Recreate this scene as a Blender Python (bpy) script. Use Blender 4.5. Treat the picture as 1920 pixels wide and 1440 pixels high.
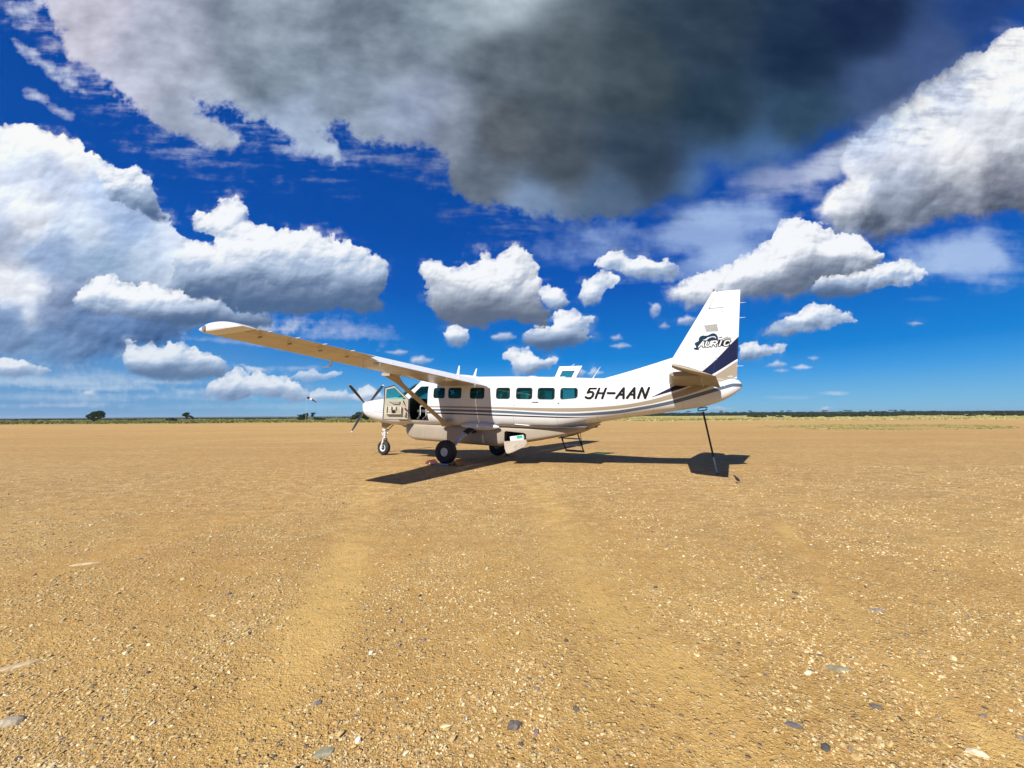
import bpy, bmesh, math, random
import numpy as np
from mathutils import Matrix, Vector
R = math.radians
rng = np.random.default_rng(7)
random.seed(7)
for o in list(bpy.data.objects):
    bpy.data.objects.remove(o)
S = bpy.context.scene
COL = S.collection

# ------------------------------------------------------------------ camera
CAM_H, FPX, PITCH, ROLL = 1.4078, 744.94, R(4.625), R(0.3386)
cam = bpy.data.cameras.new('camera')
camo = bpy.data.objects.new('camera', cam)
COL.objects.link(camo)
S.camera = camo
cam.sensor_width = 36.0
cam.lens = FPX / 1920 * 36.0
cam.clip_start = 0.05
cam.clip_end = 60000
camo.matrix_world = (Matrix.Translation((0, 0, CAM_H)) @ Matrix.Rotation(math.pi / 2 + PITCH, 4, 'X')
                     @ Matrix.Rotation(-ROLL, 4, 'Z'))

# ------------------------------------------------------------------ sky, sun, exposure
SUN_AZ, SUN_EL = R(-120.9), R(40.8)
sv = Vector((math.cos(SUN_EL) * math.cos(SUN_AZ), math.cos(SUN_EL) * math.sin(SUN_AZ), math.sin(SUN_EL)))
EXPOSURE = 0.6
S.view_settings.view_transform = 'Standard'
S.view_settings.look = 'None'
S.view_settings.exposure = EXPOSURE
S.view_settings.gamma = 1
S.render.film_transparent = False
S.cycles.max_bounces = 8
S.cycles.transparent_max_bounces = 16
S.cycles.use_denoising = True
W = bpy.data.worlds.new('World')
S.world = W
W.use_nodes = True
wn = W.node_tree
bg = wn.nodes['Background']
sky = wn.nodes.new('ShaderNodeTexSky')
sky.sky_type = 'NISHITA'
sky.sun_disc = False
sky.sun_elevation = SUN_EL
sky.sun_rotation = math.atan2(sv.x, sv.y)
sky.altitude = 1200
sky.air_density = 1.0
sky.dust_density = 0.6
sky.ozone_density = 3.0
# clear-air colour of the sky by elevation, laid over the Nishita sky
tc = wn.nodes.new('ShaderNodeTexCoord'); sp = wn.nodes.new('ShaderNodeSeparateXYZ'); wn.links.new(tc.outputs['Generated'], sp.inputs[0])
cr = wn.nodes.new('ShaderNodeValToRGB'); wn.links.new(sp.outputs[2], cr.inputs[0])
STOPS = [(0.0, (135, 195, 222)), (.04, (108, 180, 226)), (.09, (58, 155, 226)), (.135, (0, 130, 214)), (.21, (0, 110, 200)), (.30, (0, 88, 184)), (.42, (0, 76, 169)), (.60, (0, 69, 156)), (1.0, (0, 60, 138))]
while len(cr.color_ramp.elements) < len(STOPS): cr.color_ramp.elements.new(.5)
for e_, (p_, c_) in zip(cr.color_ramp.elements, STOPS):
    e_.position = p_
    e_.color = [((v / 255 / 12.92) if v / 255 <= .04045 else ((v / 255 + .055) / 1.055) ** 2.4) for v in c_] + [1]
mu = wn.nodes.new('ShaderNodeVectorMath'); mu.operation = 'SCALE'; wn.links.new(cr.outputs[0], mu.inputs[0]); mu.inputs['Scale'].default_value = 2 ** -EXPOSURE / .06
mxw = wn.nodes.new('ShaderNodeMix'); mxw.data_type = 'RGBA'; mxw.inputs[0].default_value = .98
wn.links.new(sky.outputs[0], mxw.inputs[6]); wn.links.new(mu.outputs[0], mxw.inputs[7])
wn.links.new(mxw.outputs[2], bg.inputs[0])
bg.inputs[1].default_value = 0.06
sl = bpy.data.lights.new('sun', 'SUN')
sl.energy = 5.0
sl.angle = R(0.5)
sl.color = (1.0, 0.965, 0.90)
slo = bpy.data.objects.new('sun', sl)
COL.objects.link(slo)
slo.rotation_euler = sv.to_track_quat('Z', 'Y').to_euler()
slo.location = (0, 0, 60)

# ------------------------------------------------------------------ helpers
def srgb(r, g, b):
    f = lambda c: (c / 255 / 12.92) if c / 255 <= .04045 else ((c / 255 + .055) / 1.055) ** 2.4
    return (f(r), f(g), f(b), 1.0)

class NT:
    def __init__(s, mat):
        mat.use_nodes = True
        s.t = mat.node_tree
        s.b = s.t.nodes.get('Principled BSDF')
        s.out = s.t.nodes['Material Output']
    def n(s, typ, **kw):
        nd = s.t.nodes.new(typ)
        for k, v in kw.items():
            setattr(nd, k, v)
        return nd
    def l(s, a, b):
        s.t.links.new(a, b)
    def put(s, inp, v):
        if hasattr(v, 'links') or hasattr(v, 'is_linked'):
            s.l(v, inp)
        else:
            inp.default_value = v
    def m(s, op, a, b=0.0, c=None, clamp=False):
        nd = s.n('ShaderNodeMath', operation=op, use_clamp=clamp)
        s.put(nd.inputs[0], a)
        s.put(nd.inputs[1], b)
        if c is not None:
            s.put(nd.inputs[2], c)
        return nd.outputs[0]
    def mix(s, f, a, b, mode='MIX'):
        nd = s.n('ShaderNodeMix', data_type='RGBA', blend_type=mode)
        s.put(nd.inputs[0], f)
        s.put(nd.inputs[6], a)
        s.put(nd.inputs[7], b)
        return nd.outputs[2]
    def ramp(s, f, stops, interp='LINEAR'):
        nd = s.n('ShaderNodeValToRGB')
        cr = nd.color_ramp
        cr.interpolation = interp
        while len(cr.elements) < len(stops):
            cr.elements.new(0.5)
        for e, (p, c) in zip(cr.elements, stops):
            e.position = p
            e.color = c if hasattr(c, '__len__') else (c, c, c, 1)
        s.put(nd.inputs[0], f)
        return nd.outputs[0]
    def noise(s, vec, scale, detail=4, rough=.55, dist=0.0):
        nd = s.n('ShaderNodeTexNoise')
        s.l(vec, nd.inputs['Vector'])
        nd.inputs['Scale'].default_value = scale
        nd.inputs['Detail'].default_value = detail
        nd.inputs['Roughness'].default_value = rough
        nd.inputs['Distortion'].default_value = dist
        return nd.outputs[0]
    def vor(s, vec, scale, feature='F1', rand=1.0):
        nd = s.n('ShaderNodeTexVoronoi', feature=feature)
        s.l(vec, nd.inputs['Vector'])
        nd.inputs['Scale'].default_value = scale
        nd.inputs['Randomness'].default_value = rand
        return nd
    def scalev(s, vec, sc):
        nd = s.n('ShaderNodeVectorMath', operation='MULTIPLY')
        s.l(vec, nd.inputs[0])
        nd.inputs[1].default_value = sc
        return nd.outputs[0]
    def sep(s, vec):
        nd = s.n('ShaderNodeSeparateXYZ')
        s.l(vec, nd.inputs[0])
        return nd.outputs
    def obj(s):
        return s.n('ShaderNodeTexCoord').outputs['Object']
    def bump(s, h, strength=.3, dist=.02, normal=None):
        nd = s.n('ShaderNodeBump')
        s.l(h, nd.inputs['Height'])
        nd.inputs['Strength'].default_value = strength
        nd.inputs['Distance'].default_value = dist
        if normal is not None:
            s.l(normal, nd.inputs['Normal'])
        return nd.outputs[0]

def mat(name, col, rough=.5, metal=0.0, var=0.12, vscale=6.0, coat=0.0, bump=0.0, spec=.5):
    m = bpy.data.materials.new(name)
    t = NT(m)
    o = t.obj()
    c = tuple(col[:3]) + (1,)
    dk = tuple(x * (1 - var) for x in col[:3]) + (1,)
    nz = t.noise(o, vscale, 5, .6)
    f = t.ramp(nz, [(.35, 0.0), (.65, 1.0)])
    t.l(t.mix(f, dk, c), t.b.inputs['Base Color'])
    t.b.inputs['Roughness'].default_value = rough
    t.b.inputs['Metallic'].default_value = metal
    t.b.inputs['Coat Weight'].default_value = coat
    t.b.inputs['Specular IOR Level'].default_value = spec
    if bump:
        t.l(t.bump(t.noise(o, vscale * 6, 4), .5, bump), t.b.inputs['Normal'])
    return m

class MB:
    def __init__(s):
        s.v = []; s.f = []; s.mi = []
    def add(s, vs, fs, mi=0):
        o = len(s.v)
        s.v.extend([tuple(map(float, p)) for p in vs])
        s.f.extend([tuple(int(i) + o for i in f) for f in fs])
        s.mi.extend([mi] * len(fs))
        return s
    def loft(s, rings, closed=True, cap=True, mi=0):
        n = len(rings[0]); vs = [p for r in rings for p in r]; fs = []
        for i in range(len(rings) - 1):
            for j in range(n if closed else n - 1):
                k = (j + 1) % n
                fs.append((i * n + j, i * n + k, (i + 1) * n + k, (i + 1) * n + j))
        if cap and closed:
            fs.append(tuple(range(n))[::-1])
            fs.append(tuple(range((len(rings) - 1) * n, len(rings) * n)))
        return s.add(vs, fs, mi)
    def box(s, c, d, rot=None, bev=0.0, mi=0):
        bm = bmesh.new()
        bmesh.ops.create_cube(bm, size=1)
        for v in bm.verts:
            v.co = Vector((v.co.x * d[0], v.co.y * d[1], v.co.z * d[2]))
        if bev > 0:
            bmesh.ops.bevel(bm, geom=bm.edges[:], offset=bev, segments=2, affect='EDGES', profile=.5)
        M = Matrix.Translation(Vector(c))
        if rot is not None:
            M = M @ rot
        bm.transform(M)
        bm.verts.ensure_lookup_table()
        s.add([v.co[:] for v in bm.verts], [[v.index for v in f.verts] for f in bm.faces], mi)
        bm.free()
        return s
    def tube(s, pts, r, n=10, mi=0, squash=None):
        pts = [Vector(p) for p in pts]
        rs = r if hasattr(r, '__len__') else [r] * len(pts)
        rings = []
        up = Vector((0, 0, 1))
        for i, p in enumerate(pts):
            d = (pts[min(i + 1, len(pts) - 1)] - pts[max(i - 1, 0)]).normalized()
            if abs(d.dot(up)) > .97:
                up2 = Vector((1, 0, 0))
            else:
                up2 = up
            a = d.cross(up2).normalized(); b = d.cross(a).normalized()
            q = squash or 1.0
            rings.append([p + a * math.cos(t) * rs[i] + b * math.sin(t) * rs[i] * q for t in np.linspace(0, 2 * math.pi, n, endpoint=False)])
        return s.loft(rings, mi=mi)
    def lathe(s, prof, c, axis='Y', n=40, mi=0):
        # prof: (radius, axial)
        rings = []
        for r, h in prof:
            ring = []
            for t in np.linspace(0, 2 * math.pi, n, endpoint=False):
                a, b = r * math.cos(t), r * math.sin(t)
                p = {'Y': (a, h, b), 'X': (h, a, b), 'Z': (a, b, h)}[axis]
                ring.append((p[0] + c[0], p[1] + c[1], p[2] + c[2]))
            rings.append(ring)
        return s.loft(rings, mi=mi)
    def prism(s, poly, y0, y1, mi=0):
        # polygon in (x,z) extruded over y
        n = len(poly)
        vs = [(x, y0, z) for x, z in poly] + [(x, y1, z) for x, z in poly]
        fs = [tuple(range(n)), tuple(range(n, 2 * n))[::-1]]
        for i in range(n):
            j = (i + 1) % n
            fs.append((i, j + 0, j + n, i + n)[::-1])
        return s.add(vs, fs, mi)
    def build(s, name, mats, parent=None, smooth=True, angle=35, fixn=True):
        me = bpy.data.meshes.new(name)
        me.from_pydata(s.v, [], s.f)
        if not isinstance(mats, (list, tuple)):
            mats = [mats]
        for m in mats:
            me.materials.append(m)
        if len(mats) > 1:
            me.polygons.foreach_set('material_index', s.mi)
        if fixn:
            bm = bmesh.new(); bm.from_mesh(me)
            bmesh.ops.recalc_face_normals(bm, faces=bm.faces[:])
            bm.to_mesh(me); bm.free()
        me.polygons.foreach_set('use_smooth', [smooth] * len(me.polygons))
        if smooth:
            me.set_sharp_from_angle(angle=R(angle))
        me.update()
        ob = bpy.data.objects.new(name, me)
        COL.objects.link(ob)
        if parent is not None:
            ob.parent = parent
        return ob

def tag(o, label=None, cat=None, group=None, kind=None):
    if label: o['label'] = label
    if cat: o['category'] = cat
    if group: o['group'] = group
    if kind: o['kind'] = kind
    return o
def empty(name, loc=(0, 0, 0), rz=0.0):
    o = bpy.data.objects.new(name, None)
    COL.objects.link(o)
    o.location = loc
    o.rotation_euler = (0, 0, rz)
    o.empty_display_size = .2
    return o
def from_np(name, v, f, mats, parent=None, smooth=False, mi=None):
    me = bpy.data.meshes.new(name)
    nv, nf, k = len(v), len(f), f.shape[1]
    me.vertices.add(nv); me.vertices.foreach_set('co', np.asarray(v, dtype=np.float32).ravel())
    me.loops.add(nf * k); me.loops.foreach_set('vertex_index', np.asarray(f, dtype=np.int32).ravel())
    me.polygons.add(nf); me.polygons.foreach_set('loop_start', np.arange(0, nf * k, k, dtype=np.int32))
    me.update(calc_edges=True)
    for m in (mats if isinstance(mats, (list, tuple)) else [mats]):
        me.materials.append(m)
    if mi is not None:
        me.polygons.foreach_set('material_index', np.asarray(mi, dtype=np.int32))
    me.polygons.foreach_set('use_smooth', [smooth] * nf)
    me.update()
    ob = bpy.data.objects.new(name, me)
    COL.objects.link(ob)
    if parent is not None: ob.parent = parent
    return ob

# 2-D gradient noise in numpy
_P = np.random.default_rng(3).permutation(512)
_G = np.random.default_rng(4).uniform(0, 2 * np.pi, 512)
def perlin(x, y, seed=0):
    xi = np.floor(x).astype(int); yi = np.floor(y).astype(int)
    xf = x - xi; yf = y - yi
    u = xf * xf * xf * (xf * (xf * 6 - 15) + 10); v = yf * yf * yf * (yf * (yf * 6 - 15) + 10)
    def g(ix, iy, dx, dy):
        h = _P[(_P[(ix + seed * 37) & 511] + iy) & 511]
        a = _G[h]
        return np.cos(a) * dx + np.sin(a) * dy
    n00 = g(xi, yi, xf, yf); n10 = g(xi + 1, yi, xf - 1, yf)
    n01 = g(xi, yi + 1, xf, yf - 1); n11 = g(xi + 1, yi + 1, xf - 1, yf - 1)
    return ((n00 * (1 - u) + n10 * u) * (1 - v) + (n01 * (1 - u) + n11 * u) * v) * 1.5
def fbm(x, y, o=5, rough=.5, seed=0, billow=False):
    a, s, t = 1.0, 0.0, 0.0
    for i in range(o):
        n = perlin(x * 2 ** i + 13.7 * i, y * 2 ** i - 7.1 * i, seed + i)
        if billow: n = 1 - 2.2 * np.abs(n)
        s = s + a * n; t += a; a *= rough
    return s / t
def sm(a, b, x):
    t = np.clip((x - a) / (b - a), 0, 1)
    return t * t * (3 - 2 * t)
# ------------------------------------------------------------------ sky dome with clouds
def photo_uv(dx, dz):
    """direction (dx, 1, dz) -> tangent-plane coordinates used for the cloud layout"""
    cp, sp = math.cos(PITCH), math.sin(PITCH)
    zf = cp + dz * sp
    up = -sp + dz * cp
    u = FPX * dx / zf; v = -FPX * up / zf
    c, s = math.cos(ROLL), math.sin(ROLL)
    return 960 + u * c + v * s, 720 + v * c - u * s

def sdf_poly(px, py, poly):
    P = np.array(poly, float)
    d = np.full(px.shape, 1e18); sgn = np.ones(px.shape)
    n = len(P)
    for i in range(n):
        a = P[i]; b = P[i - 1]
        e = b - a; wx = px - a[0]; wy = py - a[1]
        t = np.clip((wx * e[0] + wy * e[1]) / (e @ e), 0, 1)
        bx = wx - e[0] * t; by = wy - e[1] * t
        d = np.minimum(d, bx * bx + by * by)
        c1 = py >= a[1]; c2 = py < b[1]; c3 = e[0] * wy > e[1] * wx
        flip = (c1 & c2 & c3) | (~c1 & ~c2 & ~c3)
        sgn = np.where(flip, -sgn, sgn)
    return sgn * np.sqrt(d)

BIGDARK = [(-700, -900), (-60, -260), (30, -20), (85, 0), (112, 60), (120, 100), (190, 150), (235, 190), (300, 240), (390, 287), (440, 282), (458, 264), (430, 244), (395, 214), (362, 186),
           (396, 190), (436, 212), (470, 224), (500, 220), (520, 246), (570, 288), (632, 297), (612, 245), (648, 230), (700, 272), (790, 282), (838, 288),
           (846, 340), (892, 388), (950, 385), (1000, 402), (1060, 412), (1150, 418), (1230, 395), (1300, 378), (1345, 335),
           (1400, 352), (1440, 340), (1470, 318), (1560, 278), (1640, 248), (1730, 205), (1830, 130), (1915, 50), (2040, -80), (2600, -900)]
# colour control points inside the overhead cloud (x, y, r, g, b)
BD = [(80, -80, 175, 185, 200), (150, 50, 186, 192, 206), (300, 120, 168, 182, 198), (230, 170, 178, 188, 205), (500, 60, 140, 160, 172), (350, 235, 166, 184, 202), (520, 110, 120, 142, 155),
      (560, 250, 158, 182, 205), (650, 200, 130, 152, 168), (700, 60, 112, 133, 145), (820, 10, 140, 162, 172), (930, 10, 168, 190, 198), (960, 110, 88, 108, 116),
      (780, 240, 145, 165, 188), (840, 250, 128, 146, 162), (950, 250, 80, 95, 100), (900, 340, 92, 112, 125), (1050, 300, 64, 82, 90), (1050, 130, 76, 96, 102), (1200, 150, 56, 78, 84),
      (1200, 300, 47, 70, 86), (1350, 200, 34, 62, 78), (1330, 60, 40, 64, 80), (1500, 100, 21, 48, 72), (1620, 40, 20, 45, 74), (1500, 230, 42, 75, 98),
      (1650, 170, 62, 92, 130), (1760, 110, 60, 90, 135), (1150, 380, 75, 104, 130), (1350, 350, 66, 108, 158), (1450, 310, 70, 112, 158), (1850, 40, 30, 70, 130), (1000, 390, 110, 140, 170)]
# cumulus: outline, top y, base y, darkness of base, edge roughness px, base colour
CU = [
 ((-320, 180), (-100, 220), (0, 238), (75, 241), (150, 268), (176, 300), (215, 313), (262, 330), (292, 362), (318, 410), (335, 440), (372, 466), (402, 478),
  (430, 540), (420, 590), (330, 634), (235, 668), (120, 690), (0, 668), (-300, 690)),
 ((235, 640), (260, 655), (290, 645), (340, 643), (380, 665), (425, 690), (415, 709), (300, 711), (245, 700)),
 ((800, 515), (818, 497), (850, 503), (893, 500), (903, 476), (930, 487), (968, 467), (985, 490), (1000, 510), (1012, 560), (1030, 582), (1018, 604), (960, 607), (930, 612), (870, 609), (830, 594), (806, 573)),
 ((832, 622), (850, 611), (878, 616), (880, 634), (860, 646), (838, 640)),
 ((1015, 545), (1030, 537), (1052, 542), (1066, 565), (1055, 580), (1032, 577)),
 ((985, 628), (1008, 612), (1035, 606), (1042, 590), (1075, 584), (1102, 608), (1096, 630), (1112, 636), (1060, 650), (1010, 656), (990, 645)),
 ((1088, 562), (1098, 532), (1130, 516), (1157, 523), (1135, 550), (1118, 570), (1095, 575)),
 ((1115, 497), (1135, 478), (1165, 475), (1178, 492), (1200, 484), (1250, 490), (1278, 508), (1262, 522), (1215, 524), (1172, 514), (1140, 505)),
 ((1248, 562), (1262, 540), (1330, 520), (1400, 490), (1425, 465), (1470, 432), (1520, 425), (1600, 448), (1655, 470), (1640, 500), (1575, 522), (1500, 545), (1430, 560), (1350, 557), (1290, 576)),
 ((1520, 548), (1532, 530), (1600, 512), (1640, 505), (1700, 491), (1735, 514), (1700, 530), (1600, 553), (1550, 560)),
 ((1535, 402), (1560, 362), (1598, 335), (1590, 300), (1602, 262), (1650, 222), (1700, 195), (1760, 145), (1850, 92), (1930, 40), (2200, -60), (2300, 380), (1920, 408), (1850, 404), (1760, 420), (1700, 436), (1640, 450), (1575, 442)),
 ((1432, 628), (1455, 604), (1495, 590), (1520, 574), (1552, 573), (1580, 586), (1606, 600), (1560, 607), (1520, 622), (1470, 626)),
 ((1384, 650), (1400, 642), (1440, 650), (1478, 648), (1460, 662), (1420, 674), (1386, 675)),
 ((945, 668), (962, 658), (990, 660), (1010, 672), (1045, 674), (1030, 686), (1008, 690), (995, 705), (965, 705), (960, 685)),
 ((1268, 602), (1290, 591), (1304, 598), (1296, 610), (1270, 611)), ((1218, 570), (1232, 572), (1238, 588), (1226, 594), (1218, 584)),
 ((922, 632), (945, 625), (966, 632), (950, 641), (925, 640)), ((724, 660), (748, 655), (764, 660), (748, 666)), ((768, 675), (790, 668), (812, 674), (800, 684), (772, 683)),
 ((1145, 632), (1160, 627), (1168, 636), (1150, 638)), ((1142, 648), (1166, 643), (1184, 648), (1160, 654)), ((1700, 607), (1715, 602), (1730, 607), (1714, 612)),
 ((1434, 686), (1456, 677), (1476, 684), (1458, 690)), ((1452, 695), (1466, 692), (1478, 695), (1466, 699)), ((1484, 690), (1503, 685), (1522, 689), (1500, 695)), ((1516, 671), (1526, 667), (1537, 671), (1526, 676)),
 ((1100, 700), (1112, 690), (1124, 698), (1112, 712)), ((1235, 612), (1246, 606), (1254, 612), (1246, 617)), ((1080, 690), (1098, 694), (1090, 712), (1084, 708)),
 ((380, 745), (392, 722), (420, 712), (440, 690), (452, 700), (470, 716), (500, 738), (470, 748)), ((462, 716), (480, 700), (505, 712), (530, 710), (560, 722), (588, 738), (560, 750), (500, 748), (475, 738)),
 ((575, 745), (590, 730), (608, 728), (630, 738), (650, 736), (655, 750), (600, 754)), ((545, 712), (560, 700), (590, 690), (600, 700), (640, 698), (625, 708), (580, 714)),
 ((655, 746), (672, 732), (694, 726), (712, 738), (718, 752), (680, 756)), ((448, 684), (470, 690), (500, 694), (470, 702)), ((1530, 772), (1548, 760), (1566, 771)), ((1320, 770), (1345, 762), (1372, 768), (1350, 773)),
 ((345, 452), (372, 462), (402, 472), (407, 452), (383, 432), (376, 388), (402, 402), (412, 378), (440, 376), (456, 408), (500, 416), (545, 441), (582, 431), (602, 441), (640, 456), (690, 481), (728, 500), (722, 530), (704, 560), (716, 586), (690, 596), (640, 572), (560, 596), (500, 592), (420, 570), (350, 560), (300, 545), (330, 490)),
 ((140, 562), (160, 535), (180, 520), (215, 518), (240, 540), (300, 535), (345, 552), (380, 575), (440, 572), (480, 590), (512, 600), (505, 614), (420, 612), (300, 604), (180, 590)),
 ((178, 312), (215, 314), (262, 332), (292, 362), (314, 404), (300, 412), (262, 388), (215, 362), (190, 335)),
 ((-40, 680), (0, 672), (40, 674), (62, 690), (95, 690), (80, 704), (10, 704), (-60, 706)), ((148, 740), (160, 730), (178, 733), (182, 744), (160, 746)),
]
# colour control points of two big banks
CP = {0: [(60, 262, 236, 240, 248), (130, 282, 240, 244, 250), (0, 270, 228, 234, 245), (100, 330, 192, 205, 230), (30, 330, 206, 216, 236), (200, 350, 176, 195, 226), (250, 420, 162, 186, 222), (60, 395, 226, 232, 243), (150, 425, 205, 218, 237),
          (0, 450, 182, 194, 218), (100, 485, 150, 174, 210), (200, 500, 158, 184, 216), (0, 520, 235, 238, 245), (60, 545, 228, 232, 242), (280, 480, 186, 204, 228), (345, 490, 215, 225, 240), (320, 440, 205, 216, 238), (150, 600, 112, 142, 186), (0, 625, 128, 156, 196), (300, 620, 92, 124, 172), (230, 650, 100, 134, 182), (100, 660, 124, 158, 202), (-200, 400, 200, 210, 230), (120, 570, 130, 150, 186), (400, 560, 150, 172, 204), (60, 680, 130, 165, 205)],
      10: [(1558, 385, 240, 242, 246), (1598, 352, 226, 230, 238), (1640, 262, 196, 206, 228), (1620, 232, 160, 182, 220), (1700, 330, 172, 182, 204), (1760, 250, 236, 239, 245), (1690, 260, 214, 220, 234), (1850, 160, 234, 238, 245), (1905, 250, 222, 227, 236), (1640, 432, 104, 115, 136), (1750, 402, 128, 138, 158),
          (1880, 382, 116, 124, 142), (1800, 330, 200, 205, 216), (1880, 325, 150, 154, 170), (1568, 425, 165, 176, 194), (1800, 290, 236, 238, 243), (1700, 300, 215, 220, 232), (1660, 370, 160, 170, 190), (1780, 370, 150, 158, 176), (1930, 90, 236, 240, 246), (1780, 170, 210, 218, 236)]}
WISP = [
 (1690, 225, 210, 46, -40, .50), (1590, 285, 110, 30, -25, .40), (1470, 330, 120, 34, -12, .35), (1340, 395, 150, 22, -5, .35), (230, 150, 60, 22, 50, .5), (300, 215, 80, 16, 38, .45), (560, 285, 90, 12, 10, .3),
 (180, 728, 170, 10, 0, .75), (60, 716, 120, 12, 0, .7), (360, 735, 90, 9, 0, .7), (290, 716, 120, 6, 0, .6), (100, 760, 160, 6, 0, .45), (1480, 470, 120, 20, -10, .4), (1700, 505, 90, 18, -8, .5),  # soft streaks: cx, cy, rx, ry, angle deg, strength
 (1300, 440, 190, 46, -4, .55), (1420, 410, 90, 26, 6, .30), (1170, 430, 70, 25, 20, .3), (1840, 490, 150, 46, 5, .72), (1750, 470, 80, 18, 12, .4), (1330, 492, 120, 22, -12, .4),
 (80, 118, 80, 17, 33, .95), (130, 148, 30, 20, 40, .75), (70, 181, 26, 13, 20, .8), (112, 208, 30, 11, 25, .75), (45, 20, 30, 34, 60, .8), (1560, 738, 26, 5, 0, .6), (1480, 745, 60, 5, 0, .25),
 (70, 640, 260, 44, 0, .75), (140, 712, 330, 22, 0, .6), (60, 744, 300, 14, 0, .45), (320, 744, 230, 10, 0, .45), (470, 762, 300, 8, 0, .25), (430, 640, 150, 8, 4, .35), (590, 660, 90, 9, 8, .3), (640, 620, 120, 26, 4, .45), (560, 690, 80, 7, 0, .4),
 (560, 606, 60, 18, 0, .45), (480, 614, 70, 16, 0, .8), (1000, 470, 60, 20, 0, .1), (1890, 505, 30, 12, -20, -.2), (1240, 522, 80, 9, -4, .3), (1900, 90, 40, 60, 45, -.2), (660, 742, 120, 8, 0, .5), (1740, 560, 60, 6, 0, .1), (1350, 608, 40, 5, 0, .15)]

def cells(x, y, seed):
    # rounded cauliflower lobes: distance to jittered points, as domes
    xi = np.floor(x).astype(int); yi = np.floor(y).astype(int)
    best = np.full(x.shape, 9.0)
    for i in (-1, 0, 1):
        for j in (-1, 0, 1):
            cx = xi + i; cy = yi + j
            h = _P[(_P[(cx + seed * 17) & 511] + cy) & 511]
            px_ = cx + .15 + .7 * (h / 512.0); py_ = cy + .15 + .7 * (((h * 73) & 511) / 512.0)
            best = np.minimum(best, (x - px_) ** 2 + (y - py_) ** 2)
    return np.sqrt(np.clip(1.15 - best, .0, None))
def blur(a, r):
    r = max(int(r), 1)
    for ax in (0, 1):
        for _ in range(2):
            n = a.shape[ax]
            c = np.cumsum(np.concatenate([np.repeat(np.take(a, [0], ax), r + 1, ax), a, np.repeat(np.take(a, [-1], ax), r, ax)], ax), ax)
            a = (np.take(c, np.arange(2 * r + 1, n + 2 * r + 1), ax) - np.take(c, np.arange(0, n), ax)) / (2 * r + 1)
    return a
def sky_fields(DX, DZ):
    U, V = photo_uv(DX, DZ)
    shp = U.shape
    # domain warp
    w1 = fbm(U / 90, V / 90, 5, .55, 1); w2 = fbm(U / 90 + 31, V / 90 + 9, 5, .55, 9)
    w3 = fbm(U / 22 + 3, V / 20, 4, .6, 15); w4 = fbm(U / 22 + 57, V / 20 + 9, 4, .6, 19)
    puff = fbm(U / 46, V / 40, 6, .56, 21, billow=True)
    puff2 = fbm(U / 17 + 5, V / 15, 5, .55, 41, billow=True)
    fine = fbm(U / 30, V / 30, 6, .62, 61)
    cell = cells(U / 44 + w1 * .5, V / 38 + w2 * .5, 5) + .45 * cells(U / 20 + w1, V / 18 + w2, 6)
    cell2 = cells(U / 9.5 + w1 * 2, V / 8.5 + w2 * 2, 7)
    soft = fbm(U / 160, V / 110, 6, .55, 81)
    streak = fbm(U / 150 + V / 300, V / 24 - U / 700, 6, .6, 101)
    C = np.zeros(shp + (3,)); A = np.zeros(shp)
    lin = lambda r, g, b: np.array(srgb(r, g, b)[:3])
    hb = sm(900, 100, U + soft * 200) * sm(560, 720, V + streak * 14) * .80
    hc = lin(104, 152, 200) * (1 - sm(600, 780, V)[..., None] * 0) + 0 * C
    C = (C * A[..., None] * (1 - .35 * hb[..., None]) + hc * hb[..., None] * (1 - .3 * A[..., None])) / np.maximum(A[..., None] * (1 - .35 * hb[..., None]) + hb[..., None] * (1 - .3 * A[..., None]), 1e-6)
    A = 1 - (1 - A) * (1 - hb)
    # thin veils
    for cx, cy, rx, ry, an, st in WISP:
        if st < 0: continue
        a = R(an); ux = ((U - cx) * math.cos(a) + (V - cy) * math.sin(a)) / rx; uy = (-(U - cx) * math.sin(a) + (V - cy) * math.cos(a)) / ry
        r = np.sqrt(ux ** 2 + uy ** 2)
        big = ry > 20
        veil = rx > 85 and cx > 1000
        k = sm(1.3, .15, r + 1.1 * soft + .35 * streak + .5 * w1) * min(st * 1.25, .9) if veil else np.clip(1.0 - r + .75 * streak + .75 * fine + .4 * w3, 0, 1) ** 1.1 * st
        wht = lin(205, 214, 232) if cy > 560 or cx > 600 else lin(200, 210, 232)
        if cx > 900 and cy > 380: wht = lin(168, 194, 234)
        if cx < 420 and 600 < cy < 760: wht = lin(178, 202, 228)
        if cy > 700 and cx > 400: wht = lin(196, 214, 234)
        k = np.clip(k, 0, 1)[..., None]
        al = A[..., None]
        C = (C * al * (1 - k) + wht * k) / np.maximum(al * (1 - k) + k, 1e-6)
        A = 1 - (1 - A) * (1 - k[..., 0])
    def rbf(pts, u, v, step=4, eps=500):
        uc = np.clip(u[::step, ::step], -400, 2400); vc = np.clip(v[::step, ::step], -500, 800)
        acc = np.zeros(uc.shape + (3,)); wt = np.zeros(uc.shape)
        for x, y, r, g, b in pts:
            w = 1 / ((uc - x) ** 2 + (vc - y) ** 2 + eps) ** 2.3
            acc += w[..., None] * np.array([r, g, b]); wt += w
        acc /= wt[..., None]
        iy = np.arange(u.shape[0]) / step; ix = np.arange(u.shape[1]) / step
        def up(g):
            h, w = g.shape
            y0 = np.clip(iy.astype(int), 0, h - 2); x0 = np.clip(ix.astype(int), 0, w - 2)
            fy = np.clip(iy - y0, 0, 1)[:, None]; fx = np.clip(ix - x0, 0, 1)[None]
            return (g[np.ix_(y0, x0)] * (1 - fx) + g[np.ix_(y0, x0 + 1)] * fx) * (1 - fy) + (g[np.ix_(y0 + 1, x0)] * (1 - fx) + g[np.ix_(y0 + 1, x0 + 1)] * fx) * fy
        return np.stack([up(acc[..., i]) for i in range(3)], -1)
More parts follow.
